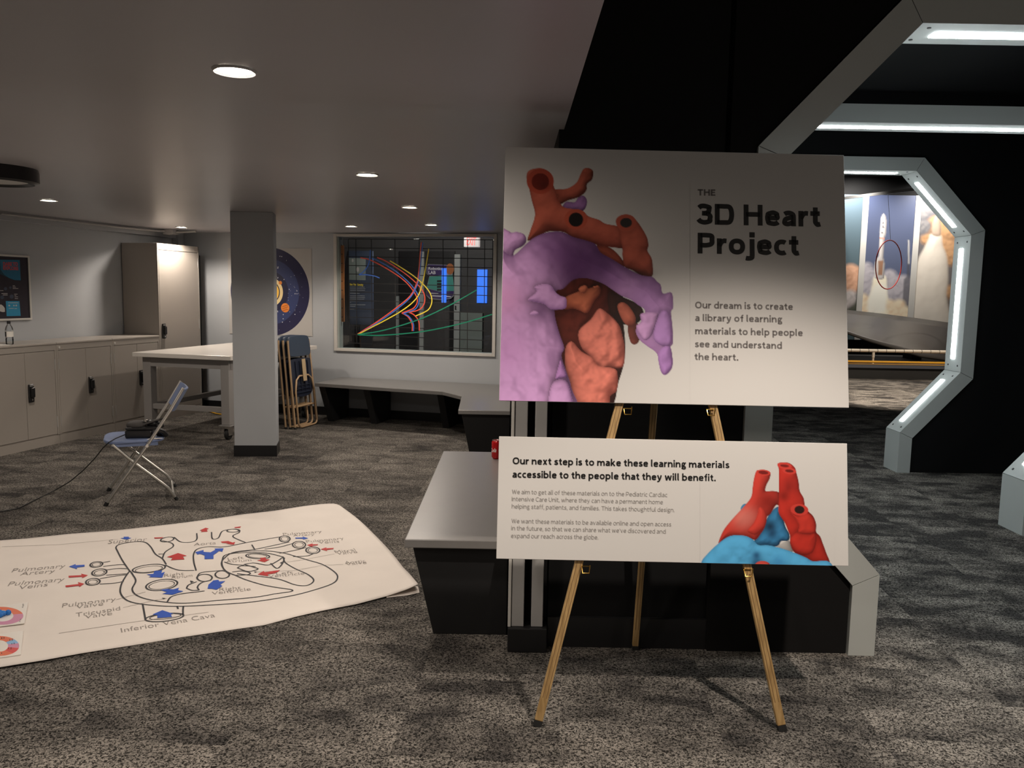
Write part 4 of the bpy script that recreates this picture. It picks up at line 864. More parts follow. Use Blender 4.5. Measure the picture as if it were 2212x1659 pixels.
MB().tube([(-FW/2, -.004, .235), (FW/2, -.004, .235)], .010, 8).build('crossbar', M['tan'], t, smooth=True)
bp_ = [(x, -.012, z) for (x, z) in smooth_poly([(-.205, .80), (-.207, .90), (-.19, .97), (-.15, .99), (0, 1.0), (.15, .99), (.19, .97), (.207, .90), (.205, .80), (.16, .775), (0, .77), (-.16, .775)], 4)]
MB().prism(bp_, (0, .022, 0)).build('backrest', M['navy'], t, bevel=.006, seg=3)
sp_ = [(x, -.006, z) for (x, z) in smooth_poly([(-.185, .40), (-.2, .55), (-.2, .70), (-.18, .74), (0, .75), (.18, .74), (.2, .70), (.2, .55), (.185, .40), (.14, .35), (0, .33), (-.14, .35)], 4)]
st_ = MB().prism(sp_, (0, .022, 0)).build('seat', M['navyd'], t, bevel=.006, seg=3)
m = MB()
for x in (-.12, -.04, .04, .12): m.box(x-.004, x+.004, -.018, -.006, .40, .72)
for z in (.38, .42, .46): m.box(-.15, .15, -.016, -.006, z-.004, z+.004)
m.build('seat_rib', M['navyd'], st_)
MB().box(-.035, .035, -.044, -.037, .50, .74).build('bracket_strap', M['tanplate'], t, bevel=.003)
n3 = np.array([.955, -.297]); n3 /= np.linalg.norm(n3)
rzc = math.atan2(n3[1], n3[0])+math.pi/2                               # local -y faces the room
lean = math.radians(5.5)
base = R(-4.315, 8.04, 0)
pls = []
for i in range(3):
    p = base + np.array([n3[0], n3[1], 0])*(.004-.053*i) + V*(-.008*i)
    pls.append(p)
t.location = tuple(pls[0]); t.rotation_euler = (-lean, 0, rzc)
for i, lb in ((1, 'middle chair of the folded stack beside the pillar, slate blue back'), (2, 'rear chair of the folded stack, nearest the table edge')):
    r = dup(t, tuple(pls[i]), None, lb); 
    for c in list(r.children):
        if c.name.startswith('bracket'): bpy.data.objects.remove(c)

# ------------------------------------------------------------------ banner with planets on the rear wall
def RW(u, z, off=0): return R(u, 8.87-off, z)
u0, u1, z0, z1 = -5.775, -4.665, .935, 1.965
t = thing('planet_banner', 'pale vinyl banner with a dark round solar system chart behind the pillar', 'banner', RW((u0+u1)/2, z0))
MB().rbox(u0, u1, 8.864, 8.869, z0, z1).build('vinyl_sheet', M['vinyl'], t)
cu, cz_ = -5.22, 1.45
def disc(r, off, mt, name, cu=cu, cz_=cz_, n=64):
    m = MB(); m.poly([RW(cu+r*math.cos(2*math.pi*k/n), cz_+r*math.sin(2*math.pi*k/n), off) for k in range(n)]); return m.build(name, mt, t)
disc(.525, .0066, M['s0'], 'outer_disc'); disc(.39, .0070, M['s1'], 'middle_disc'); disc(.25, .0074, M['s2'], 'inner_disc'); disc(.178, .0078, M['shalo'], 'sun_halo'); disc(.137, .0082, M['s2'], 'sun_ring'); disc(.126, .0086, M['ssun'], 'sun')
disc(.055, .0082, M['splanet'], 'planet', -5.015, 1.265); disc(.022, .0084, M['splanet'], 'planet', -5.075, 1.56, 24)
m = MB()
for dz in (-.025, .0, .025): m.poly([RW(-5.015+x, 1.265+dz+x*.35+q, .0086) for x, q in ((-.04, -.006), (.04, -.006), (.04, .004), (-.04, .004))])
m.build('planet_stripes', M['splanetd'], t)
m = MB(); rs = np.random.RandomState(3)
for k in range(46):
    a, r = rs.uniform(-1.5, 1.5), rs.uniform(.24, .51); w = rs.choice([.003, .004, .007]); c = RW(cu+r*math.cos(a), cz_+r*math.sin(a), .0090)
    m.poly([c+U*w, c+np.array([0, 0, w]), c-U*w, c-np.array([0, 0, w])])
m.build('printed_stars', M['white2'], t)
m = MB()
def arc_text(s, rad, a0, size):
    a = a0
    for ch in s:
        if ch == ' ': a -= .06; continue
        vs, fs = text_mesh(ch, .01); w = vs[:, 0].max()
        d = np.array([math.cos(a), math.sin(a)]); tn = np.array([math.sin(a), -math.cos(a)])
        m.add([RW(cu+d[0]*(rad+q[1]*size)+tn[0]*q[0]*size, cz_+d[1]*(rad+q[1]*size)+tn[1]*q[0]*size, .0092) for q in vs], fs); a -= (w*size+.008)/rad
arc_text('Gas Giants', .30, 2.08, .05); arc_text('Rocky Planets', .195, 2.4, .035)
m.build('printed_lettering', M['white2'], t)

# ------------------------------------------------------------------ window into the corridor, with the gravity graph
wt = thing('window_1', None, None, R(-3.385, 8.87, .78)); struct(wt)
m = MB().rbox(-4.378, -4.338, 8.848, 8.87, .774, 2.135).rbox(-2.446, -2.408, 8.848, 8.87, .774, 2.135).rbox(-4.338, -2.446, 8.848, 8.87, .774, .808).rbox(-4.338, -2.446, 8.848, 8.87, 2.105, 2.135)
m.build('window_frame', M['winframe'], wt, bevel=.003)
MB().rbox(-4.337, -4.331, 8.872, 8.998, .808, 2.105).rbox(-2.448, -2.442, 8.872, 8.998, .808, 2.105).rbox(-4.331, -2.448, 8.872, 8.998, .802, .808).build('window_reveal', M['reveal'], wt)
MB().rbox(-4.331, -2.448, 8.912, 8.918, .808, 2.105).build('glass_pane', M['glass'], wt)
ZW = lambda x, y: (700+x/5.185, 480+y/5.185)
gp = on(R(-3.4, 8.911, 1.4), -V)
def line(mb, pts, w, off): ribbon(mb, [gp(*ZW(*q), off) for q in pts], w, gp.n)
m = MB()
for a, b in (((270, 188), (290, 1352)), ((355, 188), (368, 1360)), ((528, 190), (543, 1385)), ((793, 192), (803, 1400)), ((1066, 196), (1056, 1415)), ((1332, 197), (1340, 1425)), ((1608, 198), (1605, 1430)), ((1800, 198), (1792, 1432)), ((1890, 198), (1882, 1434))): line(m, (a, b), .0085, .001)
for yl, yr in ((187, 198), (288, 302), (386, 410), (484, 510), (580, 612), (680, 722), (778, 823), (876, 920), (968, 1018), (1062, 1115), (1155, 1222), (1255, 1328), (1350, 1432)): line(m, ((270, yl), (1890, yr)), .0085, .0012)
m.build('grid_tape', M['gridline'], wt)
CV = dict(
  tred=[[(1090, 222), (1078, 330), (1060, 560), (1035, 690), (960, 830), (800, 965), (600, 1110), (375, 1254)], [(408, 398), (520, 425), (720, 530), (900, 655), (1010, 785), (1045, 880), (1010, 955), (940, 992), (870, 1016)], [(870, 1016), (940, 1060), (985, 1140), (988, 1218)],
        [(595, 395), (700, 440), (900, 570), (1040, 690), (1115, 790), (1128, 880), (1100, 950), (1040, 990), (950, 1008)], [(950, 1008), (1010, 1040), (1060, 1110), (1068, 1215)]],
  tblue=[[(1106, 228), (1094, 340), (1070, 580), (1040, 710), (960, 848), (800, 985), (600, 1125), (382, 1256)], [(538, 404), (620, 440), (790, 540), (950, 675), (1045, 800), (1064, 885), (1030, 965), (960, 1000), (890, 1022)], [(890, 1022), (955, 1060), (1000, 1140), (1002, 1218)],
         [(519, 312), (512, 400), (490, 490), (440, 555), (388, 590)], [(388, 590), (470, 588), (560, 602), (622, 625)]],
  tyellow=[[(1172, 298), (1150, 440), (1110, 650), (1065, 800), (1000, 890), (880, 985), (700, 1090), (376, 1258)], [(738, 432), (850, 500), (1000, 600), (1110, 695), (1185, 790), (1208, 880), (1180, 965), (1120, 1010), (1026, 1050)]],
  tgreen=[[(375, 1256), (600, 1225), (850, 1160), (1100, 1075), (1350, 960), (1560, 845), (1710, 758)], [(375, 1260), (600, 1268), (850, 1252), (1100, 1225), (1350, 1178), (1600, 1118), (1882, 1032)]])
for i, (k, cs) in enumerate(CV.items()):
    for c in cs:
        m = MB(); line(m, curve(c), .0125, .002+.0005*i); m.build('curve_tape', M[k], wt)
m = MB()
for s, x0, y0, x1, y1, c in (('LAUNCH', 325, 166, 393, 163, 15), ('TARGET', 990, 170, 1066, 172, 15), ('10', 178, 196, 202, 196, 14), ('75.0', 215, 198, 258, 198, 14), ('5.0', 232, 294, 258, 294, 12), ('45', 1595, 1450, 1618, 1451, 14), ('50', 1780, 1455, 1805, 1456, 14)):
    write(m, s, gp, *ZW(x0, y0), *ZW(x1, y1), c/5.185, off=.0016)
m.build('scale_lettering', M['gridline'], wt)
# things standing behind the glass
t = thing('measuring_strip', 'narrow orange measuring strip standing just inside the window\'s left side', 'ruler', R(-4.28, 9.04, 0))
zz0, zz1 = on(R(0, 8.95, 0), -V)(*ZW(212, 1115))[2], on(R(0, 8.95, 0), -V)(*ZW(203, 258))[2]
q0 = on(R(0, 8.95, 0), -V)(*ZW(207, 700)); uq = float(np.dot(q0, U))
MB().rbox(uq-.018, uq+.018, 8.95, 8.965, zz0, zz1).build('strip', M['orangewood'], t)
m = MB()
for k in range(9): m.rbox(uq-.012, uq+.0, 8.9485, 8.9495, zz0+.05+.105*k, zz0+.062+.105*k)
m.build('scale_marks', M['gridline'], t)
MB().rbox(uq-.004, uq+.006, 8.966, 8.976, .809, zz1-.05).build('support_post', M['gridline'], t)
gpl = on(R(0, 9.26, 0), -V)
t = thing('gravity_exhibit', 'slate exhibit panel with yellow heading standing behind the glass at left', 'exhibit panel', R(-4.1, 9.27, 0))
fc = [gpl(*ZW(*q)) for q in ((276, 318), (545, 322), (548, 1150), (288, 1143))]
MB().prism(fc, V*.02).build('panel_face', M['graphblue'], t)
ed = [gpl(*ZW(*q)) for q in ((276, 316), (262, 320), (240, 430), (228, 545), (228, 760), (236, 930), (262, 1080), (288, 1145))]
MB().prism(ed, V*.03).build('curved_edge', M['gridline'], t)
u_, _ = float(np.dot(fc[3], U)), 0
MB().rbox(u_+.05, u_+.12, 9.282, 9.31, 0, 1.7).build('support_post', M['gridline'], t)
m = MB(); write(m, 'See You Gravity', gpl, *ZW(288, 706), *ZW(440, 712), 22/5.185, off=.001, bold=.03); m.build('heading_lettering', M['tyellow'], t)
m = MB()
for i, (y, w) in enumerate(((728, 165), (746, 172), (765, 168), (783, 172), (800, 108), (826, 165), (845, 168), (863, 160), (882, 172), (900, 14), (926, 172), (944, 60), (974, 48))):
    m.poly([gpl(*ZW(*q), .001) for q in ((290, y-5), (290+w, y-4), (290+w, y+3), (290, y+2))])
m.build('paragraph_print', M['pale2'], t)
m = MB(); m.poly([gpl(*ZW(*q), .0008) for q in ((278, 400), (466, 405), (466, 650), (280, 645))]); m.build('photo_print', M['doorpanel'], t)
m = MB()
for (x, y, a, b) in ((320, 428, 11, 20), (378, 530, 16, 28)): m.poly([gpl(*ZW(*q), .0013) for q in ell(x, y, a, b, n=16)[:-1]])
m.build('balloon_picture', M['posterpale'], t)
cwp = on(R(0, 11.28, 0), -V)
def cquad(name, mt, x0, y0, x1, y1, parent, off, th=.02, floor=False):
    a, b, c, d = (cwp(*ZW(*q)) for q in ((x0, y1), (x1, y1), (x1, y0), (x0, y0)))
    ua, ub = np.dot((a+d)/2, U), np.dot((b+c)/2, U); zb = 0 if floor else (a[2]+b[2])/2; zt = (c[2]+d[2])/2
    return MB().rbox(ua, ub, 11.28-off-th, 11.28-off, zb, zt).build(name, M[mt], parent)
t = thing('corridor_door', 'dark glazed door with pale frame posts seen through the window', 'door', R(-3.0, 11.2, 0))
cquad('door_leaf', 'doorblack', 848, 325, 1465, 1440, t, .0, .03, True)
cquad('door_post', 'doorframe', 1086, 330, 1130, 1450, t, .032, .03, True)
dj = cquad('door_post', 'doorframe', 1470, 362, 1532, 1480, t, .0, .06, True)
cquad('door_lock', 'chrome', 1485, 935, 1500, 975, dj, .062, .02)
cquad('floor_stop_post', 'doorframe', 822, 828, 850, 1440, t, .0, .06, True)
o = cquad('wall_recess_panel', 'doorpanel', 1536, 1010, 1782, 1480, None, .0, .05, True); tag(o, 'pale grey-green low cabinet front right of the corridor door', 'cabinet')
for (x0, x1, lb) in ((1342, 1393, 'narrow glowing blue pane imitating a reflection in the glass over the robotics badge'), (1716, 1828, 'wider blue-lit pane under the exit sign, behind the window')):
    o = cquad('blue_pane', 'blueglow', x0, 518 if x0 < 1500 else 530, x1, 905, None, .086 if x0 < 1500 else .0, .012); tag(o, lb, 'lit screen', 'blue-lit panes in the corridor')  # the narrow pane stands in for a reflection on the glass, built glowing
t = thing('robotics_sign', 'purple and teal shield-shaped sign on the corridor door', 'sign', cwp(*ZW(1300, 660)))
bpl = on(R(0, 11.20, 0), -V)
def shp(name, mt, pts, off): 
    MB().prism([bpl(*ZW(*q), off) for q in pts], V*.002).build(name, M[mt], t)
shp('sign_plate', 'pale2', [(1146, 505), (1165, 468), (1370, 478), (1455, 520), (1440, 580), (1455, 720), (1460, 820), (1420, 858), (1300, 872), (1180, 858), (1145, 820), (1150, 720), (1180, 600), (1150, 580)], -.002)
shp('sign_middle', 'teal', [(1180, 610), (1440, 590), (1452, 720), (1452, 770), (1290, 775), (1155, 735)], .0005)
shp('sign_header', 'purple', [(1155, 490), (1170, 474), (1385, 484), (1380, 545), (1310, 592), (1185, 602), (1156, 575)], .0012)
shp('sign_footer', 'purple', [(1152, 742), (1290, 778), (1455, 770), (1448, 815), (1400, 850), (1300, 862), (1190, 850), (1150, 815)], .0012)
shp('sign_emblem', 'badgeorange', ell(1410, 524, 46, 62, n=20)[:-1], .002)
for k in range(4): shp('sign_louver', 'gridline', [(1265, 650+32*k), (1345, 648+32*k), (1345, 668+32*k), (1265, 672+32*k)], .0012)
m = MB(); write(m, 'Robotics', bpl, *ZW(1168, 532), *ZW(1330, 535), 30/5.185, off=.005, bold=.03); write(m, 'LAB', bpl, *ZW(1170, 580), *ZW(1250, 580), 34/5.185, off=.005, bold=.03)
m.build('sign_lettering', M['white2'], t)
m = MB()
for (x, y, w) in ((1185, 790, 95), (1210, 818, 110), (1330, 822, 90)): m.poly([bpl(*ZW(*q), .005) for q in ((x, y), (x+w, y+6), (x+w, y+18), (x, y+12))])
m.build('slogan_print', M['white2'], t)
xpl = on(R(0, 9.55, 0), -V)
t = thing('exit_sign', 'lit red exit sign hanging behind the top right of the window', 'exit sign', xpl(*ZW(1650, 142)))
a, b = xpl(*ZW(1566, 140)), xpl(*ZW(1736, 278)); ua, ub = float(np.dot(a, U)), float(np.dot(b, U))
MB().rbox(ua, ub, 9.55, 9.60, b[2], a[2]).build('sign_box', M['exitface'], t, bevel=.006)
MB().rbox((ua+ub)/2-.01, (ua+ub)/2+.01, 9.565, 9.585, a[2], 2.5).build('hanger', M['gridline'], t)
m = MB(); write(m, 'EXIT', xpl, *ZW(1596, 256), *ZW(1700, 260), 92/5.185, off=.002, bold=.005); m.build('sign_lettering', M['exitred'], t)

# ------------------------------------------------------------------ canvas floor sheet with the heart drawing
fl_ = flat(0)
top = [(-560, 1228), (-300, 1206), (0, 1170), (60, 1166), (150, 1156), (230, 1149), (300, 1141), (400, 1130), (470, 1121), (520, 1113), (600, 1105), (660, 1096), (700, 1091), (722, 1090), (733, 1093)]
bot = [(-640, 1545), (-300, 1492), (0, 1446), (90, 1431), (170, 1415), (220, 1406), (300, 1393), (390, 1378), (440, 1371), (500, 1362), (570, 1352), (640, 1334), (700, 1321), (770, 1308), (835, 1291), (880, 1284), (903, 1278)]
def resamp(pts, n):
    P = np.array([fl_(*q)[:2] for q in pts]); d = np.r_[0, np.cumsum(np.linalg.norm(np.diff(P, axis=0), axis=1))]; s = np.linspace(0, d[-1], n)
    return np.stack([np.interp(s, d, P[:, i]) for i in (0, 1)], 1)
NX, NY = 110, 50
T_, B_ = resamp(top, NX), resamp(bot, NX)
def sheet_z(x, y):
    return .006 + .0035*math.sin(2.1*x-3.3*y+.5)*math.sin(3.2*x+1.7*y) + .0018*math.sin(9*x+2*y)*math.sin(7*y-3*x)
m = MB(); G = np.zeros((NY, NX, 3))
rt = fl_(768, 1117)[:2]; 
for j in range(NY):
    for i in range(NX):
        w = j/(NY-1); p = T_[i]*(1-w)+B_[i]*w
        s_ = max(0, (i-(NX-14))/13); bul = 4*w*(1-w)*.05*s_                      # the right-hand hem bows outward
        p = p + np.array([.85, .5])*bul
        z = sheet_z(*p)
        if i > NX-8 and w > .8: z += .03*((i-(NX-8))/7)*((w-.8)/.2)                  # turned-up corner by the bench
        G[j, i] = (p[0], p[1], max(.003, z))
m.v = [tuple(G[j, i]) for j in range(NY) for i in range(NX)]
m.f = [(j*NX+i, (j+1)*NX+i, (j+1)*NX+i+1, j*NX+i+1) for j in range(NY-1) for i in range(NX-1)]; m.m = [0]*len(m.f)
sh = thing('floor_sheet', 'large white canvas sheet on the carpet with a hand-drawn labelled heart', 'canvas sheet', (-1.7, 4.3, 0))
o = m.build('canvas', M['cloth'], sh, smooth=True); so_ = o.modifiers.new('thick', 'SOLIDIFY'); so_.thickness = .0022; so_.offset = -1 if o.data.polygons[0].normal.z > 0 else 1
# second layer folded under the corner
ed = [fl_(*q) for q in ((835, 1292), (880, 1287), (906, 1281), (903, 1268), (870, 1262), (830, 1275))]
MB().prism([p+np.array([0, 0, .0015]) for p in ed], (0, 0, .002)).build('folded_hem', M['cloth'], sh)
ZS = lambda x, y: (x/2.3532, 1070+y/2.3532)
shp_ = flat(.0075)
def SP(x, y, up=.0):
    p = shp_(*ZS(x, y)); p[2] = max(.003, sheet_z(p[0], p[1]))+.0016+up; return p
def sline(mb, pts, w=.0080, n=7, up=0, smooth=True): ribbon(mb, [SP(*q, up) for q in (curve(pts, n) if smooth else pts)], w, (0, 0, 1))
m = MB()
for c in ([(845, 355), (825, 325), (790, 300), (765, 260), (735, 237), (680, 236), (612, 248), (590, 264), (598, 285), (622, 330), (655, 380), (672, 398)],
          [(660, 385), (635, 420), (615, 460), (614, 500), (650, 535), (730, 553), (870, 562), (1100, 552), (1300, 537), (1480, 512), (1600, 482), (1690, 450), (1716, 420), (1700, 390), (1640, 350), (1560, 325), (1490, 305), (1440, 292), (1350, 281), (1240, 283), (1160, 297)],
          [(668, 395), (690, 435), (672, 478), (700, 510), (780, 533), (920, 546), (1100, 531), (1300, 515), (1400, 500), (1478, 490), (1480, 480), (1420, 470), (1340, 455), (1250, 430), (1200, 410), (1150, 388), (1130, 360), (1130, 330), (1150, 302), (1240, 290), (1350, 292), (1440, 312)],
          [(1440, 312), (1450, 340), (1500, 370), (1560, 398), (1592, 425), (1588, 445), (1555, 460), (1500, 455), (1440, 432), (1390, 420), (1280, 408), (1205, 400)],
          [(825, 325), (840, 290), (880, 260), (870, 240), (825, 228)], [(885, 210), (920, 235), (975, 236), (1000, 222), (1000, 190)], [(1075, 185), (1080, 220), (1110, 216), (1130, 182), (1180, 172), (1215, 176), (1215, 190), (1185, 205), (1195, 218), (1250, 240)],
          [(1280, 250), (1296, 276)], [(840, 358), (880, 375), (920, 384), (987, 384)], [(997, 385), (985, 340), (985, 300), (1005, 274), (1060, 262), (1140, 262), (1250, 240), (1350, 222), (1430, 209)],
          [(1470, 236), (1300, 272), (1190, 288), (1145, 316), (1126, 345), (1138, 378), (1165, 402)], [(1345, 272), (1420, 262), (1488, 244)], [(1420, 294), (1490, 280), (1556, 264)], [(1490, 310), (1560, 306), (1598, 292)],
          [(525, 340), (560, 334)], [(525, 360), (600, 352), (640, 353)], [(540, 378), (600, 372), (645, 374)], [(540, 406), (600, 402), (650, 400)], [(508, 424), (580, 412), (650, 404)], [(508, 452), (580, 448), (630, 438)],
          [(725, 552), (732, 590), (740, 634)], [(932, 562), (930, 580), (930, 602)], [(850, 540), (870, 515), (920, 500), (1000, 490), (1040, 485)], [(948, 472), (960, 455), (1000, 440)], [(948, 472), (975, 482), (1010, 482)], [(1012, 482), (1004, 466), (1025, 445), (1075, 432)],
          [(1240, 352), (1290, 344), (1360, 354), (1405, 336), (1440, 312)], [(1375, 345), (1408, 370), (1436, 345), (1446, 316)], [(1240, 352), (1290, 366), (1310, 376), (1260, 388), (1210, 372)], [(1205, 372), (1230, 360), (1300, 362)], [(1140, 340), (1180, 352), (1240, 356)],
          [(1168, 398), (1200, 408), (1260, 404), (1270, 395), (1230, 386), (1180, 392)], [(1000, 420), (1020, 396), (1080, 388), (1135, 384)], [(805, 300), (830, 300)], [(900, 560), (905, 575)]):
    sline(m, c)
for (x, y, a, b, r) in ((757, 375, 84, 20, -6), (850, 222, 34, 12, -10), (1184, 180, 30, 8, 0), (1447, 220, 27, 16, 0), (1520, 250, 33, 18, 0), (1590, 277, 35, 17, 0), (1040, 421, 38, 18, 0), (1130, 405, 36, 19, 0), (490, 350, 32, 14, -8), (505, 391, 38, 18, -8), (472, 440, 36, 18, -5), (822, 455, 81, 26, -8), (836, 618, 98, 19, -7), (1310, 308, 60, 14, 3)):
    sline(m, ell(x, y, a, b, r, 30), .0085, smooth=False)
for (x, y, a, b, r) in ((757, 378, 70, 14, -6), (1447, 220, 18, 10, 0), (1520, 250, 22, 12, 0), (1590, 277, 24, 11, 0), (490, 350, 22, 9, -8), (505, 392, 26, 11, -8), (472, 441, 24, 11, -5), (822, 456, 66, 19, -8), (840, 614, 80, 12, -7), (1310, 308, 48, 9, 3)):
    sline(m, ell(x, y, a, b, r, 26), .004, smooth=False)
m.build('heart_drawing', M['marker'], sh)
m = MB()
for c in ([(590, 530), (700, 500), (740, 490)], [(625, 570), (800, 530), (848, 522)], [(1700, 295), (1560, 322), (1430, 342)], [(1745, 352), (1640, 354), (1500, 380), (1300, 390)], [(10, 265), (300, 250), (600, 222)], [(300, 700), (700, 640), (1060, 590)]):
    sline(m, c, .003, smooth=False)
m.build('leader_line', M['pencil'], sh)
shw = flat(.0075)
def lift(x, y): return max(.003, sheet_z(x, y))+.0016-.0075
for s, x0, y0, x1, y1, c in (('Superior', 547, 247, 745, 231, 20), ('Aorta', 985, 257, 1097, 249, 15), ('Pulmonary', 58, 392, 328, 367, 19), ('Artery', 100, 408, 275, 392, 18), ('Pulmonary', 38, 459, 322, 434, 20), ('Veins', 92, 475, 240, 459, 18),
        ('Pulmonary', 315, 571, 588, 536, 20), ('Valve', 385, 577, 525, 559, 18), ('Tricuspid', 385, 617, 612, 582, 20), ('Valve', 430, 626, 570, 607, 18), ('Inferior Vena Cava', 618, 696, 1095, 614, 22), ('Right', 835, 417, 935, 406, 15), ('Atrium', 870, 426, 978, 415, 14),
        ('Left', 1160, 331, 1240, 322, 14), ('Atrium', 1148, 345, 1278, 334, 13), ('Left', 1405, 403, 1490, 396, 14), ('Ventricle', 1365, 418, 1548, 401, 14), ('Right', 1115, 486, 1225, 475, 15), ('Ventricle', 1078, 504, 1275, 481, 15), ('Pulmonary', 1440, 203, 1637, 187, 13), ('Artery', 1490, 208, 1598, 202, 11),
        ('Pulmonary', 1560, 240, 1750, 221, 14), ('Veins', 1620, 244, 1725, 237, 13), ('Mitral', 1708, 292, 1810, 280, 15), ('Valve', 1715, 300, 1818, 291, 14), ('Aortic', 1755, 350, 1860, 341, 15), ('Valve', 1760, 358, 1865, 349, 14)):
    m = MB(); write(m, s, shw, *ZS(x0, y0), *ZS(x1, y1), c/2.3532, off=0, bold=-.012, lift=lift); m.build('handwritten_word', M['pencil'], sh)
ARED = ['1015,176 1045,163 1062,168 1050,173 1056,182 1020,184 1028,177', '783,213 832,211 820,217 786,218', '1190,163 1226,159 1220,166 1196,167', '1122,236 1160,233 1183,241 1195,237 1190,251 1148,247 1168,243 1130,243', '848,318 905,297 950,311 930,316 938,330 868,334 878,322',
        '1560,252 1590,243 1588,248 1617,247 1615,252 1588,255 1590,262', '1630,272 1660,262 1658,267 1697,265 1694,271 1660,275 1664,281', '1322,318 1350,316 1352,325 1370,326 1345,340 1306,331 1326,328', '1310,403 1340,385 1345,392 1400,382 1425,380 1400,395 1360,402 1365,411', '348,408 415,405 412,397 447,406 418,420 416,413 350,417', '332,458 400,451 396,441 428,450 404,467 402,460 335,467']
ABLU = ['612,218 630,216 628,210 655,210 655,215 668,216 645,225', '350,362 385,349 384,355 430,352 430,361 390,366 392,374', '992,292 1035,280 1035,290 1070,292 1095,278 1090,272 1137,270 1130,288 1115,284 1085,305 1085,325 1040,327 1040,308 1015,300 1005,305', '745,405 780,402 785,388 825,385 820,398 838,392 825,420 755,418 770,412',
        '815,480 850,475 880,478 910,470 905,482 932,487 875,505 825,500 850,492', '1055,475 1060,455 1085,435 1110,432 1115,440 1145,438 1120,455 1130,462 1100,480 1075,475', '1500,214 1540,213 1538,208 1567,217 1540,224 1540,219 1502,219', '775,605 825,583 880,600 868,603 875,617 800,622 800,608']
for lst, mt in ((ARED, 'redp'), (ABLU, 'bluep')):
    for s in lst:
        mm = MB(); mm.poly([SP(*map(float, q.split(',')), .0006) for q in s.split()]); mm.build('painted_arrow', M[mt], sh)
mm = MB()
for s in ('1422,343 1436,336 1434,348', '1292,388 1308,390 1296,395', '822,520 842,522 832,528', '966,434 986,440 970,447'): mm.poly([SP(*map(float, q.split(',')), .0006) for q in s.split()])
mm.build('pointer_tip', M['marker'], sh)
# two game cards and a clay piece lying on the sheet
cpl = flat(.0135)
ZC = lambda x, y: (x/10.367, 1280+y/10.369)
def card(name, label, quad):
    t = thing(name, label, 'card', cpl(*ZC(*quad[0])), 'game cards on the canvas')
    MB().prism([cpl(*ZC(*q)) for q in quad], (0, 0, -.003)).build('card_sheet', M['card'], t); return t
def ring(t, name, mt, cx, cy, o, i, a0, a1, off):
    oo = [(cx+o[0]*math.cos(a)+o[2]*math.sin(a)*0, cy+o[1]*math.sin(a)) for a in np.linspace(math.radians(a0), math.radians(a1), 24)]
    ii = [(cx+i[0]*math.cos(a), cy+i[1]*math.sin(a)) for a in np.linspace(math.radians(a0), math.radians(a1), 24)]
    m = MB(); P = [cpl(*ZC(*q), off) for q in oo+ii]; m.add(P, [(k, k+1, 24+k+1, 24+k) for k in range(23)]); m.build(name, M[mt], t)
t = card('game_card', 'upper white card with an orange and pink ring at the left edge of the canvas', [(-520, 355), (625, 220), (545, 685), (-620, 830)])
ring(t, 'ring_segment', 'corange', 30, 520, (492, 200, 0), (270, 128, 0), 182, 346, .0004); ring(t, 'ring_segment', 'cpink', 30, 520, (492, 200, 0), (270, 128, 0), 346, 520, .0004)
m = MB()
for (x, y, w, h) in ((505, 250, 9, 60), (522, 250, 9, 58), (490, 318, 30, 9), (494, 332, 24, 7), (425, 648, 36, 8), (432, 632, 20, 8), (448, 590, 8, 34), (462, 584, 8, 34)): m.poly([cpl(*ZC(*q), .0006) for q in ((x, y), (x+w, y), (x+w, y+h), (x, y+h))])
m.build('card_small_print', M['inkgrey'], t)
c0 = cpl(*ZC(40, 520)); m = MB()
for (dx, dy, rr, rz) in ((0, 0, .022, .012), (.022, .012, .013, .013), (-.02, .014, .014, .012), (.006, -.02, .013, .01)):
    m.add(*ellipsoid(c0+np.array([dx, dy, .011]), rr, rr*.8, rz, np.array([1., 0, 0]), np.array([0, 1., 0]), 14, 8))
o = m.build('clay_token', M['putty'], smooth=True); tag(o, 'small blue clay piece lying on the upper card', 'token')
t = card('game_card', 'lower white card with a ring of coloured segments at the left edge', [(-560, 1000), (522, 850), (466, 1385), (-640, 1550)])
for a0, a1, mt in ((300-88, 318, 'corange'), (318, 344, 'cblue'), (344, 372, 'cpink'), (372, 408, 'cred'), (408, 520, 'corange')):
    ring(t, 'ring_segment', mt, -10, 1195, (440, 222, 0), (192, 128, 0), a0, a1, .0004)
m = MB()
for (x, y, w, h) in ((28, 1005, 24, 30), (78, 1000, 10, 34), (92, 998, 8, 32), (208, 1040, 9, 42), (226, 1042, 9, 40), (262, 1030, 9, 52), (280, 1026, 8, 52), (256, 1138, 18, 22), (306, 1124, 8, 34), (320, 1122, 8, 34), (182, 1246, 16, 20), (236, 1226, 9, 50), (252, 1222, 8, 48), (26, 1346, 20, 22)):
    m.poly([cpl(*ZC(*q), .0008) for q in ((x, y), (x+w, y), (x+w, y+h), (x, y+h))])
m.build('card_small_print', M['ink'], t)

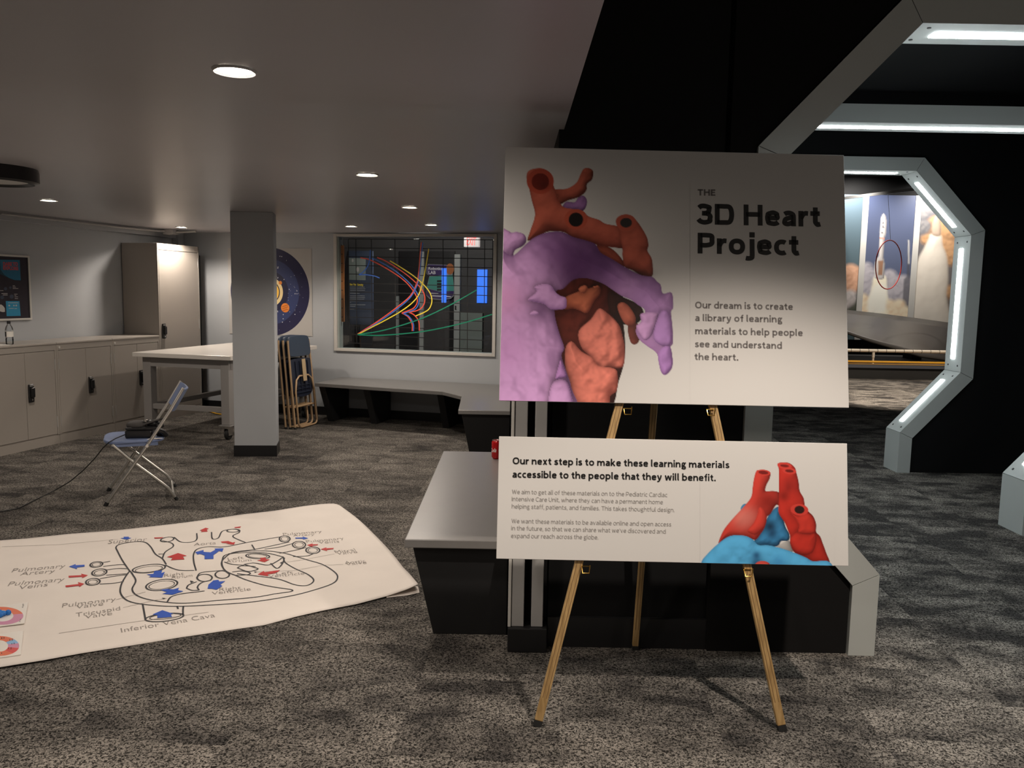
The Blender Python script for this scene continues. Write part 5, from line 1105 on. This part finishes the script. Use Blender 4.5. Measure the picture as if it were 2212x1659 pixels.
# ------------------------------------------------------------------ exhibit hall seen through the tunnel
MY = 18.0
mp_ = on((0, MY, 0), (0, -1, 0)); ZM = lambda x, y: (1800+x/2.9636, 300+y/2.9636)
def MX(x, y): p = mp_(*ZM(x, y)); return (p[0]*100, -p[2]*100)
mpl = lambda X, Y, off=0: np.array([X/100, MY-off, -Y/100])
def PM(s): return [MX(*map(float, q.split(','))) for q in s.split()]
def mural(label, x0, x1, paint):
    t = thing('launch_mural', label, 'mural', ((x0+x1)/2, MY, .6), 'rocket launch mural panels')
    MB().box(x0, x1, MY+.001, MY+.04, .6, 3.72).build('panel', M['dark'], t)
    pc = Pic(x0*100+.1, x1*100-.1, -372, -60, 2.2, srgb(70, 84, 118)); paint(pc); pc.build('launch_picture', mpl, .0008, t)
def sky(pc, c_top, c_bot, z0=-370, z1=-110):
    w = np.clip((pc.Y-z0)/(z1-z0), 0, 1)[..., None]; pc.C[:] = np.array(c_top)*(1-w)+np.array(c_bot)*w
def puffs(pc, lst, dark, light, seed):
    for i, (x, y, r) in enumerate(lst):
        c = MX(x, y); pc.form(ell(c[0], c[1], r, r*.9, n=14)[:-1], dark, light, r*.8, (-.3, -.5, .8), bump=2.2, bs=7, seed=seed+i, ao=0, edge=9, amb=.45)
def centre(pc):
    sky(pc, srgb(66, 74, 100), srgb(104, 112, 138))
    puffs(pc, ((215, 830, 14), (235, 880, 18), (205, 920, 18), (360, 880, 16), (400, 930, 20), (450, 920, 18), (480, 960, 16), (380, 990, 22), (440, 1000, 22), (225, 980, 20), (480, 1040, 22)), srgb(120, 116, 132), srgb(196, 190, 196), 70)
    pc.flat(PM('478,650 486,645 492,900 500,1110 440,1110 452,900 470,880'), srgb(84, 84, 92), 3, .75)
    pc.flat(PM('478,650 487,645 488,800 478,800'), srgb(186, 184, 184), 2)
    pc.flat(PM('265,880 335,880 345,990 370,1060 430,1040 470,1110 480,1160 170,1150 178,1010 228,1010 248,940'), srgb(255, 246, 222), 5, smooth=True)
    puffs(pc, ((190, 1020, 11), (195, 1070, 12), (360, 1060, 12), (420, 1065, 14), (460, 1110, 14), (385, 1105, 13), (230, 1100, 13)), srgb(230, 190, 150), srgb(253, 236, 206), 90)
    pc.flat(PM('250,960 330,930 340,1040 320,1110 220,1110'), srgb(255, 252, 240), 8, .9, True)
    pc.form(PM('324,478 334,490 341,520 340,600 328,640 328,660 322,760 330,800 326,895 296,902 264,893 264,800 280,765 292,750 298,640 297,600 303,520 312,490'), srgb(96, 92, 98), srgb(214, 208, 204), 5, (-.6, -.1, .8), bump=0, ao=0, edge=1.5, smooth=False)
    pc.flat(PM('288,780 320,778 314,872 288,872'), srgb(148, 98, 62), 1.5, .85)
    pc.flat(PM('297,630 328,634 328,642 297,640'), srgb(206, 130, 106), 1.5, .8)
    for (a, b) in ((318, 535), (318, 560), (312, 598)): pc.flat(PM(f'{a-8},{b+8} {a},{b-8} {a+8},{b+8}'), srgb(64, 62, 78), 1.2, .9)
def rightp(pc):
    sky(pc, srgb(104, 104, 112), srgb(120, 110, 104))
    puffs(pc, ((620, 560, 16), (640, 520, 16), (700, 540, 18), (690, 600, 16), (720, 640, 16), (740, 690, 18), (720, 480, 18), (750, 600, 18), (760, 760, 20), (745, 980, 16), (600, 640, 14)), srgb(132, 100, 76), srgb(206, 160, 118), 120)
    puffs(pc, ((570, 560, 20), (580, 470, 20), (640, 440, 20)), srgb(86, 88, 96), srgb(140, 136, 136), 140)
    pc.form(PM('610,640 625,610 690,620 700,680 728,760 735,900 725,1010 740,1220 480,1200 520,900 540,780 580,700'), srgb(196, 184, 170), srgb(246, 236, 222), 30, bump=1.2, ao=0, edge=5)
    pc.form(PM('640,520 660,490 684,520 690,570 684,620 636,615 632,560'), srgb(126, 104, 88), srgb(196, 176, 158), 8, bump=.5, ao=0, edge=3)
def leftp(pc):
    sky(pc, srgb(78, 94, 106), srgb(96, 116, 122))
    puffs(pc, ((110, 850, 18), (150, 870, 18), (100, 900, 20), (140, 920, 18), (60, 880, 22), (100, 960, 18)), srgb(186, 128, 100), srgb(240, 190, 158), 160)
    puffs(pc, ((105, 1010, 16), (112, 1060, 16), (80, 1040, 20)), srgb(150, 140, 138), srgb(232, 222, 218), 180)
    pc.flat(PM('60,1110 130,1060 180,980 185,1160 60,1160'), srgb(72, 78, 62), 6, .9)
    pc.flat(PM('168,850 172,850 168,1100 160,1100'), srgb(150, 120, 100), 2, .5)
S1, S2 = 7.555, 8.69
mural('left mural panel with orange smoke, mostly hidden behind the upper board', S1-1.25, S1-.065, leftp)
mural('middle mural panel of a white rocket lifting off between clouds', S1+.065, S2-.065, centre)
mural('right mural panel filled by a broad white exhaust column', S2+.065, S2+1.35, rightp)
for i, (x, lb) in enumerate(((S1, 'pale vertical strip left of the rocket mural'), (S2, 'pale vertical strip right of the rocket mural'))):
    o = MB().box(x-.062, x+.062, MY-.01, MY+.03, .6, 3.72).build('mural_strip', M['white']); tag(o, lb, 'strip', 'strips between the mural panels')
for (x, y) in (): pass
# sloping glossy deck in front of the murals
pU = lambda x, y: py_at(17.4, x, y)
def py_at(Y, x, y): return on((0, Y, 0), (0, -1, 0))(x, y)
tu_ = [py_at(17.5, *q) for q in ((1740, 662), (1800, 668), (1833, 672), (1900, 679), (1970, 688), (2043, 698), (2120, 709))]
tl_ = [py_at(15.75, *q) for q in ((1740, 690), (1800, 707), (1833, 720), (1880, 737), (1930, 752), (1990, 770), (2060, 795))]
m = MB(); K = 8
for i in range(7):
    for k in range(K+1):
        w = k/K; p = tu_[i]*(1-w)+tl_[i]*w; p[2] = max(.33, p[2]-.10*math.sin(math.pi*w))
        m.v.append(tuple(p))
m.f = [(i*(K+1)+k, i*(K+1)+k+1, (i+1)*(K+1)+k+1, (i+1)*(K+1)+k) for i in range(6) for k in range(K)]; m.m = [0]*len(m.f)
t = thing('curved_deck', 'glossy charcoal curved deck sloping below the rocket murals', 'exhibit deck', (7.5, 16.6, .25))
o = m.build('deck_surface', M['ramp'], t, smooth=True); q = o.modifiers.new('thick', 'SOLIDIFY'); q.thickness = .05; q.offset = 0
MB().box(6.6, 6.8, 16.6, 17.2, .277, .66).build('deck_support', M['rampbase'], t); MB().box(8.2, 8.4, 16.8, 17.2, .277, .5).build('deck_support', M['rampbase'], t)
t = thing('exhibit_platform', 'low charcoal platform with a blue-grey edge under the curved deck', 'platform', (7.4, 16.6, 0))
MB().box(5.2, 10.5, 15.33, 18.0, 0, .275).build('platform_body', M['rampbase'], t)
MB().box(5.2, 10.5, 15.30, 15.33, .21, .278).build('metal_edge', M['blueedge'], t)
MB().box(5.2, 10.5, 15.295, 15.345, .278, .285).tube([(5.2, 15.30, .325), (10.5, 15.30, .325)], .022, 10).build('orange_edge', M['railorange'], t)
t = thing('padded_rail', 'cream padded rail with black bands along the platform front', 'rail', (7.2, 15.36, .275))
MB().tube([(5.3, 15.38, .528), (10.0, 15.38, .528)], .03, 14).build('rail_pad', M['railwhite'], t, smooth=True)
for k in range(16): MB().tube([(6.18+.166*k, 15.38, .528), (6.188+.166*k, 15.38, .528)], .0315, 14).build('rail_band', M['gridline'], t)
for x in (6.78, 8.9):
    MB().tube([(x, 15.38, .279), (x, 15.38, .50)], .02, 12).tube([(x, 15.38, .40), (x, 15.38, .50)], .026, 12).build('rail_post', M['railwhite'], t, smooth=True)
# hanging rail and hoop
ra, rb = flat(3.62)(1800, 431), flat(3.62)(2060, 398)
ra[2] = rb[2] = 3.62
t = thing('ceiling_rail', 'thin rail crossing under the exhibit hall ceiling above the hoop', 'rail', (ra+rb)/2)
MB().bar(ra, rb, np.array([.0, .03, 0]), np.array([0, 0, .03])).build('rail_bar', M['conduit'], t)
for w in (.08, .92): p = ra*(1-w)+rb*w; MB().tube([p+np.array([0, 0, .03]), (p[0], p[1], 4.1)], .01, 8).build('rail_hanger', M['wire'], t)
f_ = (1929-1800)/260; hp = ra*(1-f_)+rb*f_
hc = py_at(hp[1], 1920, 572); hr = abs(py_at(hp[1], 1920, 519)[2]-hc[2]); aw = abs(py_at(hp[1], 1962, 572)[0]-hc[0])
ang = math.acos(min(1, aw/hr))
t = thing('hanging_hoop', 'thin red hoop hanging on a wire in front of the rocket mural', 'hoop', hc)
hd = np.array([math.cos(ang), math.sin(ang), 0])
MB().tube([hc+hd*(hr*math.cos(a))+np.array([0, 0, hr*math.sin(a)]) for a in np.linspace(0, 2*math.pi, 49)[:-1]], .011, 8, True).build('hoop_ring', M['hoop'], t, smooth=True)
MB().tube([hc+np.array([0, 0, hr]), (hp[0], hp[1], 3.6)], .004, 6).build('wire', M['wire'], t)
